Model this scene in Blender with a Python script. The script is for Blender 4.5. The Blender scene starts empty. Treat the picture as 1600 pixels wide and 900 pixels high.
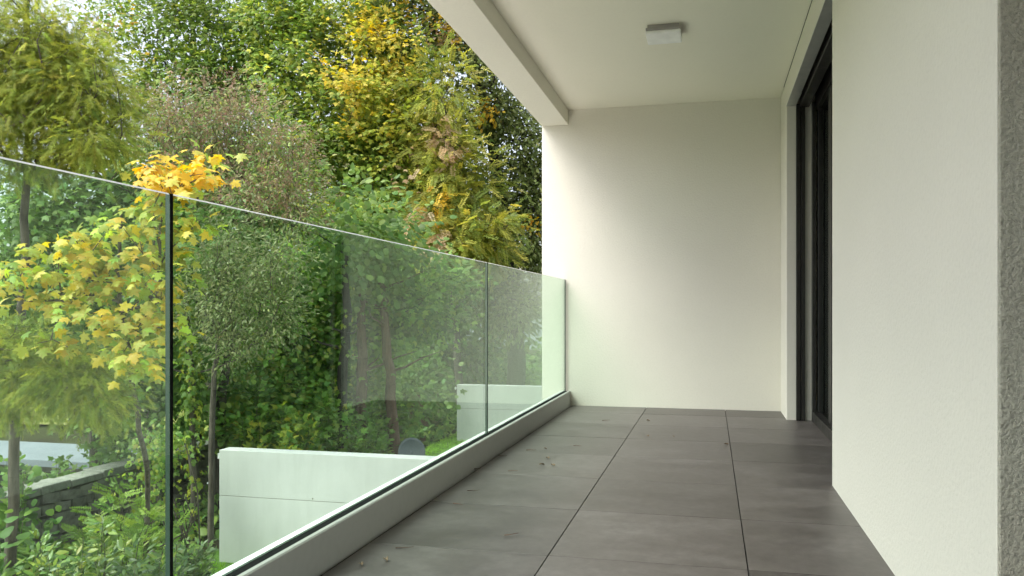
import bpy, math, random
import numpy as np
from mathutils import Vector, Matrix

R = math.radians
sc = bpy.context.scene
C = sc.collection
rng = np.random.default_rng(7)
random.seed(7)

# ------------------------------------------------------------------ camera
FPX, YAW, HOR, EYE = 1270.0, 13.76, 486.0, 0.763
cam = bpy.data.cameras.new('camera')
cam.sensor_width = 36.0
cam.lens = FPX / 1600 * 36
cam.shift_y = (HOR - 450) / 1600
cam.clip_start = 0.02
cam.clip_end = 9000
camo = bpy.data.objects.new('camera', cam)
camo.location = (0, 0, EYE)
camo.rotation_euler = (R(90), 0, R(YAW))
C.objects.link(camo)
sc.camera = camo

# ------------------------------------------------------------------ sky and sun
SUN_EL, SUN_AZ = 56.0, 234.0          # degrees; azimuth measured clockwise from +Y
world = bpy.data.worlds.new('World')
sc.world = world
world.use_nodes = True
wn = world.node_tree
wn.nodes.clear()
sky = wn.nodes.new('ShaderNodeTexSky')
sky.sky_type = 'NISHITA'
sky.sun_disc = False
sky.sun_elevation = R(SUN_EL)
sky.sun_rotation = R(SUN_AZ)
sky.air_density = 1.0
sky.dust_density = 4.0
sky.ozone_density = 1.0
hs = wn.nodes.new('ShaderNodeHueSaturation')
hs.inputs['Saturation'].default_value = 0.45       # overcast: a milky, nearly white sky
bg = wn.nodes.new('ShaderNodeBackground')
bg.inputs['Strength'].default_value = 0.15
wo = wn.nodes.new('ShaderNodeOutputWorld')
wn.links.new(sky.outputs[0], hs.inputs['Color'])
wn.links.new(hs.outputs[0], bg.inputs[0])
wn.links.new(bg.outputs[0], wo.inputs[0])

sun = bpy.data.lights.new('sun', 'SUN')
sun.energy = 1.15
sun.angle = R(44)
sun.color = (1.0, 0.98, 0.95)
suno = bpy.data.objects.new('sun', sun)
sd = Vector((math.sin(R(SUN_AZ)) * math.cos(R(SUN_EL)), math.cos(R(SUN_AZ)) * math.cos(R(SUN_EL)), math.sin(R(SUN_EL))))
suno.rotation_euler = sd.to_track_quat('Z', 'Y').to_euler()
C.objects.link(suno)

sc.view_settings.view_transform = 'Standard'
sc.view_settings.look = 'None'
sc.view_settings.gamma = 1
sc.view_settings.exposure = 1.42
sc.render.engine = 'CYCLES'
sc.cycles.use_denoising = True
sc.cycles.max_bounces = 10
sc.cycles.diffuse_bounces = 5
sc.cycles.glossy_bounces = 4
sc.cycles.transmission_bounces = 4
sc.cycles.transparent_max_bounces = 24
sc.cycles.sample_clamp_indirect = 6
sc.cycles.use_adaptive_sampling = True
sc.cycles.adaptive_threshold = 0.02

# ------------------------------------------------------------------ helpers
CA, SA = math.cos(R(YAW)), math.sin(R(YAW))
def P(px, py, d):
    """a point of the place: seen at photo pixel (px, py), d metres ahead"""
    r = (px - 800) / FPX * d
    return np.array([r * CA - d * SA, r * SA + d * CA, EYE - (py - HOR) / FPX * d])

def tag(o, label=None, cat=None, group=None, kind=None):
    if label: o['label'] = label
    if cat: o['category'] = cat
    if group: o['group'] = group
    if kind: o['kind'] = kind
    return o

def empty(name, loc=(0, 0, 0)):
    o = bpy.data.objects.new(name, None)
    o.location = loc
    o.empty_display_size = 0.1
    C.objects.link(o)
    return o

def link(name, me, parent=None, mat=None):
    if mat is not None:
        me.materials.clear(); me.materials.append(mat)
    o = bpy.data.objects.new(name, me)
    C.objects.link(o)
    if parent is not None:
        o.parent = parent
        if parent.type == 'EMPTY':
            o.matrix_parent_inverse = Matrix.Translation(-Vector(parent.location))
    return o

def tri_mesh(name, v, t, col=None, smooth=False):
    """mesh from numpy arrays: v (n,3), t (m,3), optional point colours"""
    me = bpy.data.meshes.new(name)
    v = np.ascontiguousarray(v, np.float32); t = np.ascontiguousarray(t, np.int32)
    me.vertices.add(len(v)); me.vertices.foreach_set('co', v.ravel())
    me.loops.add(t.size); me.loops.foreach_set('vertex_index', t.ravel())
    me.polygons.add(len(t)); me.polygons.foreach_set('loop_start', np.arange(0, t.size, 3, dtype=np.int32))
    if smooth:
        me.polygons.foreach_set('use_smooth', np.ones(len(t), bool))
    me.update(calc_edges=True)
    if col is not None:
        a = me.color_attributes.new('tint', 'FLOAT_COLOR', 'POINT')
        c4 = np.ones((len(v), 4), np.float32); c4[:, :3] = col
        a.data.foreach_set('color', c4.ravel())
    return me

class MB:
    """collects boxes, prisms and tubes of one part"""
    def __init__(s): s.v, s.f = [], []
    def box(s, x0, x1, y0, y1, z0, z1):
        b = len(s.v)
        s.v += [(x0,y0,z0),(x1,y0,z0),(x1,y1,z0),(x0,y1,z0),(x0,y0,z1),(x1,y0,z1),(x1,y1,z1),(x0,y1,z1)]
        s.f += [tuple(b+i for i in q) for q in ((0,3,2,1),(4,5,6,7),(0,1,5,4),(1,2,6,5),(2,3,7,6),(3,0,4,7))]
        return s
    def prism_y(s, prof, y0, y1):
        """profile in (x,z), counter-clockwise seen from -Y, extruded along Y"""
        b = len(s.v); n = len(prof)
        s.v += [(x, y0, z) for x, z in prof] + [(x, y1, z) for x, z in prof]
        s.f += [tuple(b+i for i in range(n)), tuple(b+n+i for i in reversed(range(n)))]
        s.f += [(b+i, b+n+i, b+n+(i+1) % n, b+(i+1) % n) for i in range(n)]
        return s
    def tube(s, p0, p1, r0, r1=None, n=10, caps=True):
        r1 = r0 if r1 is None else r1
        p0, p1 = Vector(p0), Vector(p1); d = (p1-p0).normalized()
        u = d.orthogonal().normalized(); w = d.cross(u); b = len(s.v)
        for p, r in ((p0, r0), (p1, r1)):
            s.v += [tuple(p + (u*math.cos(2*math.pi*i/n) + w*math.sin(2*math.pi*i/n))*r) for i in range(n)]
        s.f += [(b+i, b+(i+1) % n, b+n+(i+1) % n, b+n+i) for i in range(n)]
        if caps: s.f += [tuple(b+i for i in reversed(range(n))), tuple(b+n+i for i in range(n))]
        return s
    def build(s, name, mat, parent=None, bevel=0, smooth=False):
        me = bpy.data.meshes.new(name)
        me.from_pydata(s.v, [], s.f); me.update()
        o = link(name, me, parent, mat)
        if bevel:
            m = o.modifiers.new('bevel', 'BEVEL'); m.width = bevel; m.segments = 2; m.limit_method = 'ANGLE'
        if smooth:
            for p in me.polygons: p.use_smooth = True
        return o

# ------------------------------------------------------------------ materials
def new_mat(name):
    m = bpy.data.materials.new(name); m.use_nodes = True
    nt = m.node_tree; b = nt.nodes['Principled BSDF']
    return m, nt, b
def N(nt, kind, **kw):
    n = nt.nodes.new(kind)
    for k, v in kw.items():
        if k.startswith('i_'): n.inputs[k[2:].replace('_', ' ')].default_value = v
        else: setattr(n, k, v)
    return n
def ramp(nt, fac, stops):
    r = nt.nodes.new('ShaderNodeValToRGB')
    e = r.color_ramp.elements
    while len(e) < len(stops): e.new(0.5)
    for k, (p, c) in enumerate(stops):
        e[k].position = p; e[k].color = (*c, 1) if len(c) == 3 else c
    nt.links.new(fac, r.inputs[0])
    return r
def bump(nt, b, height, strength, dist):
    n = N(nt, 'ShaderNodeBump'); n.inputs['Strength'].default_value = strength; n.inputs['Distance'].default_value = dist
    nt.links.new(height, n.inputs['Height']); nt.links.new(n.outputs[0], b.inputs['Normal'])
    return n
def coords(nt, kind='Object'):
    return N(nt, 'ShaderNodeTexCoord').outputs[kind]

def plaster(name, c, var, grain, bs, bd, rough=0.9, blotch=1.1):
    m, nt, b = new_mat(name)
    co = coords(nt)
    n1 = N(nt, 'ShaderNodeTexNoise'); n1.inputs['Scale'].default_value = blotch; n1.inputs['Detail'].default_value = 6
    n2 = N(nt, 'ShaderNodeTexNoise'); n2.inputs['Scale'].default_value = grain; n2.inputs['Detail'].default_value = 4; n2.inputs['Roughness'].default_value = 0.65
    for n in (n1, n2): nt.links.new(co, n.inputs['Vector'])
    lo = tuple(x*(1-var) for x in c); hi = tuple(min(.9, x*(1+var)) for x in c)
    r1 = ramp(nt, n1.outputs[0], [(0.3, lo), (0.7, hi)])
    r2 = ramp(nt, n2.outputs[0], [(0.3, (1-var*1.5,)*3), (0.55, (1, 1, 1))])
    mx = N(nt, 'ShaderNodeMix', data_type='RGBA', blend_type='MULTIPLY'); mx.inputs[0].default_value = 1
    nt.links.new(r1.outputs[0], mx.inputs[6]); nt.links.new(r2.outputs[0], mx.inputs[7])
    nt.links.new(mx.outputs[2], b.inputs['Base Color'])
    b.inputs['Roughness'].default_value = rough
    b.inputs['Specular IOR Level'].default_value = 0.25
    bump(nt, b, n2.outputs[0], bs, bd)
    return m

M = {}
M['wall'] = plaster('white_plaster', (0.78, 0.755, 0.665), 0.025, 80, 0.55, 0.005)
M['ceiling'] = plaster('ceiling_paint', (0.84, 0.815, 0.70), 0.015, 60, 0.12, 0.002)
M['render'] = plaster('coarse_render', (0.86, 0.80, 0.66), 0.14, 120, 1.0, 0.03, 0.95)
M['kerb'] = plaster('kerb_paint', (0.42, 0.43, 0.41), 0.03, 30, 0.05, 0.001, 0.5)
M['white_trim'] = plaster('white_trim', (0.80, 0.81, 0.80), 0.02, 30, 0.05, 0.001, 0.45)

def simple(name, c, rough=0.5, metal=0.0, spec=0.5):
    m, nt, b = new_mat(name)
    co = coords(nt); n = N(nt, 'ShaderNodeTexNoise'); n.inputs['Scale'].default_value = 14; n.inputs['Detail'].default_value = 5
    nt.links.new(co, n.inputs['Vector'])
    r = ramp(nt, n.outputs[0], [(0.3, tuple(x*0.9 for x in c)), (0.7, tuple(min(1, x*1.08) for x in c))])
    nt.links.new(r.outputs[0], b.inputs['Base Color'])
    r2 = ramp(nt, n.outputs[0], [(0.3, (max(0, rough-.06),)*3), (0.7, (min(1, rough+.06),)*3)])
    nt.links.new(r2.outputs[0], b.inputs['Roughness'])
    b.inputs['Metallic'].default_value = metal; b.inputs['Specular IOR Level'].default_value = spec
    return m
M['rubber'] = simple('black_rubber', (0.008, 0.009, 0.009), 0.9, 0.0, 0.15)
M['dark_metal'] = simple('dark_bronze_metal', (0.035, 0.033, 0.030), 0.38, 0.4)
M['alu'] = simple('grey_aluminium', (0.55, 0.55, 0.54), 0.35, 0.7)
M['lamp'] = simple('opal_diffuser', (0.88, 0.88, 0.87), 0.35)
M['lamp_base'] = simple('lamp_base_metal', (0.38, 0.36, 0.34), 0.45)
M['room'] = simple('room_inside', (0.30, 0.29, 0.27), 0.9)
M['dish'] = simple('dish_grey', (0.13, 0.15, 0.175), 0.45)
M['subfloor'] = simple('joint_dark', (0.012, 0.012, 0.012), 0.95)
M['slab_edge'] = plaster('slab_concrete', (0.62, 0.62, 0.60), 0.05, 40, 0.2, 0.003)
M['cap'] = plaster('lichen_capping', (0.30, 0.30, 0.26), 0.25, 14, 0.6, 0.02)
M['roof_felt'] = plaster('pale_roof_sheet', (0.24, 0.265, 0.30), 0.12, 25, 0.2, 0.003, 0.6)
M['shed_wall'] = plaster('shed_wall', (0.24, 0.225, 0.19), 0.15, 18, 0.3, 0.01)
M['cover'] = plaster('pale_cover', (0.62, 0.68, 0.70), 0.06, 12, 0.3, 0.01, 0.6)
M['house_wall'] = plaster('far_house_wall', (0.66, 0.60, 0.52), 0.06, 3, 0.2, 0.01)
M['house_roof'] = plaster('far_house_roof', (0.50, 0.24, 0.16), 0.15, 3, 0.4, 0.03)

def glass_mat(name, tint, ior=1.5):
    m, nt, b = new_mat(name)
    nt.nodes.remove(b)
    out = nt.nodes['Material Output']
    geo = N(nt, 'ShaderNodeNewGeometry')
    # same Fresnel on entering and leaving face of a thin flat pane
    mr = N(nt, 'ShaderNodeMapRange'); mr.inputs['To Min'].default_value = ior; mr.inputs['To Max'].default_value = 1/ior
    nt.links.new(geo.outputs['Backfacing'], mr.inputs['Value'])
    fr = N(nt, 'ShaderNodeFresnel'); nt.links.new(mr.outputs[0], fr.inputs['IOR'])
    tr = N(nt, 'ShaderNodeBsdfTransparent'); tr.inputs[0].default_value = (*tint, 1)
    gl = N(nt, 'ShaderNodeBsdfGlossy'); gl.inputs['Roughness'].default_value = 0.0; gl.inputs[0].default_value = (0.76, 0.81, 0.78, 1)
    mx = N(nt, 'ShaderNodeMixShader')
    nt.links.new(fr.outputs[0], mx.inputs[0]); nt.links.new(tr.outputs[0], mx.inputs[1]); nt.links.new(gl.outputs[0], mx.inputs[2])
    nt.links.new(mx.outputs[0], out.inputs['Surface'])
    return m
M['glass'] = glass_mat('green_tinted_glass', (0.885, 0.975, 0.915))
M['door_glass'] = glass_mat('door_glass', (0.75, 0.80, 0.78))

def edge_mat():
    m, nt, b = new_mat('glass_edge')
    b.inputs['Base Color'].default_value = (0.05, 0.085, 0.065, 1)
    b.inputs['Roughness'].default_value = 0.2
    return m
M['glass_edge'] = edge_mat()
M['glass_top_glint'] = simple('polished_edge_glint', (0.74, 0.77, 0.75), 0.2)  # pale colour painted in for the light caught in the polished top edge

def tile_mat():
    m, nt, b = new_mat('floor_tile_stoneware')
    co = coords(nt, 'Object'); oi = N(nt, 'ShaderNodeObjectInfo')
    ad = N(nt, 'ShaderNodeVectorMath', operation='SCALE'); ad.inputs[3].default_value = 37.0
    cb = N(nt, 'ShaderNodeCombineXYZ')
    for i in range(3): nt.links.new(oi.outputs['Random'], cb.inputs[i])
    nt.links.new(cb.outputs[0], ad.inputs[0])
    av = N(nt, 'ShaderNodeVectorMath', operation='ADD'); nt.links.new(co, av.inputs[0]); nt.links.new(ad.outputs[0], av.inputs[1])
    n1 = N(nt, 'ShaderNodeTexNoise'); n1.inputs['Scale'].default_value = 3.6; n1.inputs['Detail'].default_value = 10; n1.inputs['Roughness'].default_value = 0.64; n1.inputs['Distortion'].default_value = 0.1
    mp = N(nt, 'ShaderNodeMapping'); mp.inputs['Scale'].default_value = (1.0, 1.35, 1.0)
    nt.links.new(av.outputs[0], mp.inputs[0]); nt.links.new(mp.outputs[0], n1.inputs['Vector'])
    n2 = N(nt, 'ShaderNodeTexNoise'); n2.inputs['Scale'].default_value = 160; n2.inputs['Detail'].default_value = 3
    nt.links.new(av.outputs[0], n2.inputs['Vector'])
    r1 = ramp(nt, n1.outputs[0], [(0.28, (0.062, 0.053, 0.049)), (0.5, (0.096, 0.085, 0.079)), (0.74, (0.150, 0.138, 0.130))])
    rr = ramp(nt, oi.outputs['Random'], [(0, (0.72, 0.71, 0.70)), (1, (1.14, 1.14, 1.15))])
    mx = N(nt, 'ShaderNodeMix', data_type='RGBA', blend_type='MULTIPLY'); mx.inputs[0].default_value = 1
    nt.links.new(r1.outputs[0], mx.inputs[6]); nt.links.new(rr.outputs[0], mx.inputs[7])
    nt.links.new(mx.outputs[2], b.inputs['Base Color'])
    n3 = N(nt, 'ShaderNodeTexNoise'); n3.inputs['Scale'].default_value = 26; n3.inputs['Detail'].default_value = 6; n3.inputs['Roughness'].default_value = 0.7
    nt.links.new(av.outputs[0], n3.inputs['Vector'])
    r3 = ramp(nt, n3.outputs[0], [(0.32, (0.80, 0.79, 0.79)), (0.68, (1.16, 1.16, 1.17))])
    mx2 = N(nt, 'ShaderNodeMix', data_type='RGBA', blend_type='MULTIPLY'); mx2.inputs[0].default_value = 1
    nt.links.new(mx.outputs[2], mx2.inputs[6]); nt.links.new(r3.outputs[0], mx2.inputs[7]); nt.links.new(mx2.outputs[2], b.inputs['Base Color'])
    r2 = ramp(nt, n1.outputs[0], [(0.3, (0.40,)*3), (0.7, (0.50,)*3)])
    nt.links.new(r2.outputs[0], b.inputs['Roughness'])
    b.inputs['Specular IOR Level'].default_value = 0.9
    bump(nt, b, n2.outputs[0], 0.12, 0.001)
    return m
M['tile'] = tile_mat()

def concrete_mat():
    m, nt, b = new_mat('cast_concrete')
    co = coords(nt)
    n1 = N(nt, 'ShaderNodeTexNoise'); n1.inputs['Scale'].default_value = 1.3; n1.inputs['Detail'].default_value = 8
    n2 = N(nt, 'ShaderNodeTexNoise'); n2.inputs['Scale'].default_value = 5.0; n2.inputs['Detail'].default_value = 8
    mp = N(nt, 'ShaderNodeMapping'); mp.inputs['Scale'].default_value = (2.2, 2.2, 0.35)
    nt.links.new(co, n1.inputs['Vector']); nt.links.new(co, mp.inputs[0]); nt.links.new(mp.outputs[0], n2.inputs['Vector'])
    r1 = ramp(nt, n1.outputs[0], [(0.3, (0.57, 0.575, 0.56)), (0.7, (0.66, 0.665, 0.65))])
    r2 = ramp(nt, n2.outputs[0], [(0.25, (0.93, 0.93, 0.925)), (0.6, (1, 1, 1))])
    mx = N(nt, 'ShaderNodeMix', data_type='RGBA', blend_type='MULTIPLY'); mx.inputs[0].default_value = 1
    nt.links.new(r1.outputs[0], mx.inputs[6]); nt.links.new(r2.outputs[0], mx.inputs[7]); nt.links.new(mx.outputs[2], b.inputs['Base Color'])
    b.inputs['Roughness'].default_value = 0.85
    n3 = N(nt, 'ShaderNodeTexNoise'); n3.inputs['Scale'].default_value = 60; nt.links.new(co, n3.inputs['Vector'])
    bump(nt, b, n3.outputs[0], 0.2, 0.003)
    return m
M['concrete'] = concrete_mat()

def stone_mat():
    m, nt, b = new_mat('rough_stone')
    co = coords(nt); oi = N(nt, 'ShaderNodeObjectInfo')
    n1 = N(nt, 'ShaderNodeTexNoise'); n1.inputs['Scale'].default_value = 9; n1.inputs['Detail'].default_value = 8
    nt.links.new(co, n1.inputs['Vector'])
    r1 = ramp(nt, n1.outputs[0], [(0.3, (0.10, 0.095, 0.085)), (0.6, (0.21, 0.20, 0.18)), (0.75, (0.13, 0.15, 0.09))])
    rr = ramp(nt, oi.outputs['Random'], [(0, (0.7, 0.7, 0.7)), (1, (1.3, 1.28, 1.22))])
    mx = N(nt, 'ShaderNodeMix', data_type='RGBA', blend_type='MULTIPLY'); mx.inputs[0].default_value = 1
    nt.links.new(r1.outputs[0], mx.inputs[6]); nt.links.new(rr.outputs[0], mx.inputs[7]); nt.links.new(mx.outputs[2], b.inputs['Base Color'])
    b.inputs['Roughness'].default_value = 0.95
    bump(nt, b, n1.outputs[0], 0.8, 0.02)
    return m
M['stone'] = stone_mat()

def bark_mat(name, c0, c1, moss=0.0):
    m, nt, b = new_mat(name)
    co = coords(nt)
    mp = N(nt, 'ShaderNodeMapping'); mp.inputs['Scale'].default_value = (14, 14, 2.5)
    n1 = N(nt, 'ShaderNodeTexNoise'); n1.inputs['Scale'].default_value = 1.6; n1.inputs['Detail'].default_value = 7
    nt.links.new(co, mp.inputs[0]); nt.links.new(mp.outputs[0], n1.inputs['Vector'])
    r = ramp(nt, n1.outputs[0], [(0.3, c0), (0.68, c1)])
    nt.links.new(r.outputs[0], b.inputs['Base Color'])
    b.inputs['Roughness'].default_value = 0.95
    bump(nt, b, n1.outputs[0], 0.8, 0.02)
    return m
M['bark'] = bark_mat('brown_bark', (0.045, 0.036, 0.028), (0.15, 0.125, 0.10))
M['bark_dark'] = bark_mat('dark_bark', (0.022, 0.019, 0.016), (0.075, 0.064, 0.055))
M['bark_red'] = bark_mat('red_pine_bark', (0.09, 0.045, 0.03), (0.22, 0.125, 0.09))
M['bark_grey'] = bark_mat('pale_grey_bark', (0.16, 0.15, 0.13), (0.36, 0.34, 0.30))

def leaf_mat(name, translucency=0.45, rough=0.45, spec=0.35):
    """leaf colour comes from the leaf's own tint attribute; light passes through the blade"""
    m, nt, b = new_mat(name)
    at = N(nt, 'ShaderNodeAttribute', attribute_name='tint')
    nt.links.new(at.outputs['Color'], b.inputs['Base Color'])
    b.inputs['Roughness'].default_value = rough; b.inputs['Specular IOR Level'].default_value = spec
    t = N(nt, 'ShaderNodeBsdfTranslucent')
    hsv = N(nt, 'ShaderNodeHueSaturation'); hsv.inputs['Hue'].default_value = 0.485; hsv.inputs['Saturation'].default_value = 1.1; hsv.inputs['Value'].default_value = 1.25
    nt.links.new(at.outputs['Color'], hsv.inputs['Color']); nt.links.new(hsv.outputs[0], t.inputs[0])
    mx = N(nt, 'ShaderNodeMixShader'); mx.inputs[0].default_value = translucency
    nt.links.new(b.outputs[0], mx.inputs[1]); nt.links.new(t.outputs[0], mx.inputs[2])
    nt.links.new(mx.outputs[0], nt.nodes['Material Output'].inputs['Surface'])
    return m
M['leaf'] = leaf_mat('foliage')
M['leaf_gloss'] = leaf_mat('glossy_foliage', 0.25, 0.3, 0.5)
M['needle'] = leaf_mat('feathery_foliage', 0.4, 0.6, 0.2)
M['dry'] = leaf_mat('dry_seed_heads', 0.2, 0.8, 0.1)

def ground_mat(name, cols, scale=1.2):
    m, nt, b = new_mat(name)
    co = coords(nt)
    n1 = N(nt, 'ShaderNodeTexNoise'); n1.inputs['Scale'].default_value = scale; n1.inputs['Detail'].default_value = 10; n1.inputs['Roughness'].default_value = 0.65
    nt.links.new(co, n1.inputs['Vector'])
    r = ramp(nt, n1.outputs[0], [(0.3, cols[0]), (0.5, cols[1]), (0.72, cols[2])])
    nt.links.new(r.outputs[0], b.inputs['Base Color']); b.inputs['Roughness'].default_value = 1
    b.inputs['Specular IOR Level'].default_value = 0.1
    n2 = N(nt, 'ShaderNodeTexNoise'); n2.inputs['Scale'].default_value = 22; n2.inputs['Detail'].default_value = 6
    nt.links.new(co, n2.inputs['Vector']); bump(nt, b, n2.outputs[0], 0.6, 0.05)
    return m
M['earth'] = ground_mat('woodland_floor', [(0.035, 0.03, 0.018), (0.05, 0.055, 0.022), (0.07, 0.085, 0.03)])
M['lawn'] = ground_mat('lawn_green', [(0.05, 0.10, 0.018), (0.075, 0.15, 0.025), (0.10, 0.18, 0.035)], 6)
M['paving'] = plaster('pale_bounce_paving', (0.58, 0.56, 0.51), 0.06, 20, 0.2, 0.003)
M['meadow'] = ground_mat('pale_meadow', [(0.20, 0.23, 0.06), (0.27, 0.28, 0.08), (0.33, 0.27, 0.14)], 0.9)

# ================================================================== THE BALCONY
XK, XG, XW = -1.105, -1.143, 0.515          # kerb face, glass centre, side wall
YE, ZC = 6.50, 2.39                         # end wall, ceiling
XB0, XB1, ZB = -1.34, -1.12, 2.27           # edge beam
Y0 = -2.6                                   # the balcony goes on behind the camera
DY0, DY1, DZ = 3.79, 6.00, 2.205            # door opening

fl = MB().box(-1.17, 3.2, Y0, YE, -0.32, -0.010).build('floor', M['subfloor'])
tag(fl, 'dark grey stoneware tiled balcony floor', None, None, 'structure')
T = 0.6
def tile_mesh(sx, sy):
    me = bpy.data.meshes.new('tile'); b = 0.0003; h = 0.012
    x, y = sx/2, sy/2
    v = [(-x,-y,-h),(x,-y,-h),(x,y,-h),(-x,y,-h),(-x,-y,-b),(x,-y,-b),(x,y,-b),(-x,y,-b),(-x+b,-y+b,0),(x-b,-y+b,0),(x-b,y-b,0),(-x+b,y-b,0)]
    f = [(0,3,2,1),(0,1,5,4),(1,2,6,5),(2,3,7,6),(3,0,4,7),(4,5,9,8),(5,6,10,9),(6,7,11,10),(7,4,8,11),(8,9,10,11)]
    me.from_pydata(v, [], f); me.update(); me.materials.append(M['tile'])
    return me
cache = {}
xs = [(-1.092, -0.496), (-0.492, 0.104), (0.108, 0.704), (0.708, 1.304), (1.308, 1.904), (1.908, 2.504)]
ys = [2.49 + T*k for k in range(-8, 8)]
for ix, (xa, xb) in enumerate(xs):
    for ya in ys:
        a, b = ya + 0.0017, ya + T - 0.0017
        b = min(b, YE - 0.002)
        if b - a < 0.05: continue
        xb2 = xb
        if ix >= 3 and ya + T > 1.66: continue
        if ix == 2 and a < 1.66 < b: pass
        key = (round(xb2-xa, 3), round(b-a, 3))
        if key not in cache: cache[key] = tile_mesh(*key)
        o = link('tile', cache[key], fl)
        o.location = ((xa+xb2)/2, (a+b)/2, random.uniform(-0.0004, 0.0004))
        o.rotation_euler = (random.uniform(-.0006, .0006), random.uniform(-.0006, .0006), 0)

# end wall, side wall with the door opening, ceiling, edge beam
w = MB().box(XB0, 4.2, YE, YE+0.22, -0.32, ZC+0.3)
tag(w.build('wall_end', M['wall'], bevel=0.004), 'white plastered end wall closing the balcony', None, None, 'structure')
w = MB()
w.box(XW, 4.0, 1.68, DY0, -0.3, ZC)
w.box(XW, 4.0, DY1, YE-0.001, -0.3, ZC)
w.box(XW, XW+0.058, DY0, DY1, DZ, ZC)
side = w.build('wall_side', M['wall'], bevel=0.004)
tag(side, 'white plastered side wall with the tall door opening', None, None, 'structure')
w = MB().box(XW+0.002, 4.0, 1.664, 1.679, -0.3, ZC)
tag(w.build('wall_return', M['render']), 'coarse grey rendered return wall at the corner', None, None, 'structure')
w = MB().box(XB1, 4.2, Y0, YE-0.001, ZC, ZC+0.30)
tag(w.build('ceiling', M['ceiling']), 'white painted balcony ceiling', None, None, 'structure')
w = MB().box(XB0, XB1-0.0005, Y0, YE-0.001, ZB, ZC+0.30)
tag(w.build('ceiling_beam', M['wall'], bevel=0.004), 'white edge beam along the open side', None, None, 'structure')
w = MB().box(-1.18, 4.0, Y0, YE+0.22, -5.0, -0.325)
tag(w.build('wall_below', M['slab_edge']), 'pale house wall below the balcony slab', None, None, 'structure')
w = MB().box(XB0, 4.0, Y0-0.2, Y0-0.001, -0.32, ZC+0.3)
tag(w.build('wall_back_blocker', M['wall']), 'unseen white plastered wall added behind the viewer to cut light', None, None, 'structure')  # unseen closing wall, added to keep light out of the balcony
# hairline joint where side wall meets ceiling
w = MB().box(XW-0.003, XW-0.0008, 1.7, YE-0.3, ZC-0.0035, ZC-0.0005)
w.build('joint', M['subfloor'], side)
# dark room behind the door
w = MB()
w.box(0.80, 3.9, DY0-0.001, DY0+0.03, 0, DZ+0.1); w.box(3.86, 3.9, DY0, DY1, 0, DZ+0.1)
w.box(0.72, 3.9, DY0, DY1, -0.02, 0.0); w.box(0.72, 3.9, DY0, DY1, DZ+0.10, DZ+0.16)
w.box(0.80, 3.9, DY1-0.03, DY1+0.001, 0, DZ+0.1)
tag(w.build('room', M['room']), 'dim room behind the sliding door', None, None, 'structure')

# sliding door
dr = empty('sliding_door', (0.70, DY1-0.4, 0))
tag(dr, 'dark framed sliding glass door set back in the side wall', 'door')
w = MB(); w.box(XW+0.062, XW+0.088, DY1-0.035, DY1-0.001, 0, DZ); w.box(XW+0.096, XW+0.120, DY1-0.035, DY1-0.001, 0, DZ); w.box(XW+0.062, XW+0.120, DY1-0.012, DY1-0.0015, 0, DZ)
w.build('shutter_guide', M['dark_metal'], dr, 0.001)
w = MB(); w.box(XW+0.165, XW+0.188, DY1-0.06, DY1-0.001, 0, DZ); w.build('jamb', M['dark_metal'], dr, 0.001)
w = MB(); w.box(XW+0.165, XW+0.26, DY0, DY1-0.06, -0.008, 0.066); w.build('threshold', M['dark_metal'], dr, 0.002)
w = MB(); w.box(XW+0.060, XW+0.30, DY0, DY1-0.001, DZ+0.085, DZ+0.10)
w.box(XW+0.19, XW+0.28, DY0, DY1-0.001, DZ-0.05, DZ+0.085); w.build('head', M['dark_metal'], dr, 0.001)
w = MB(); w.box(XW+0.085, XW+0.15, DY0, DY1-0.001, DZ-0.02, DZ+0.045); w.build('shutter_slat', M['dark_metal'], dr, 0.004)
w = MB(); w.box(XW-0.002, XW+0.062, DY0, DY1-0.001, DZ-0.006, DZ-0.0005); w.build('edge_trim', M['alu'], dr)
w = MB(); w.box(XW+0.20, XW+0.245, 5.30, 5.42, 0.066, DZ-0.05); w.build('stile', M['dark_metal'], dr, 0.002)
w = MB(); w.box(XW+0.20, XW+0.245, DY1-0.075, DY1-0.001, 0.066, DZ-0.05); w.build('stile', M['dark_metal'], dr, 0.002)
w = MB(); w.box(XW+0.216, XW+0.226, 5.42, DY1-0.075, 0.066, DZ-0.05); w.build('pane', M['door_glass'], dr)
w = MB(); w.box(XW+0.216, XW+0.226, DY0, 5.30, 0.066, DZ-0.05); w.build('pane', M['door_glass'], dr)

# ceiling lamp
lc = P(1037.5, 62, 4.69)
lx, ly = lc[0], lc[1]
lm = empty('ceiling_lamp', (lx, ly, ZC)); tag(lm, 'small square white surface lamp on the balcony ceiling', 'lamp')
w = MB().box(lx-.088, lx+.088, ly-.088, ly+.088, ZC-0.020, ZC-0.0005); w.build('base', M['lamp_base'], lm)
w = MB().box(lx-.098, lx+.098, ly-.098, ly+.098, ZC-0.034, ZC-0.018); w.build('frame', M['lamp_base'], lm, 0.003)
w = MB().box(lx-.099, lx+.099, ly-.099, ly+.099, ZC-0.056, ZC-0.0345); w.build('diffuser', M['lamp'], lm, 0.008)

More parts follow.
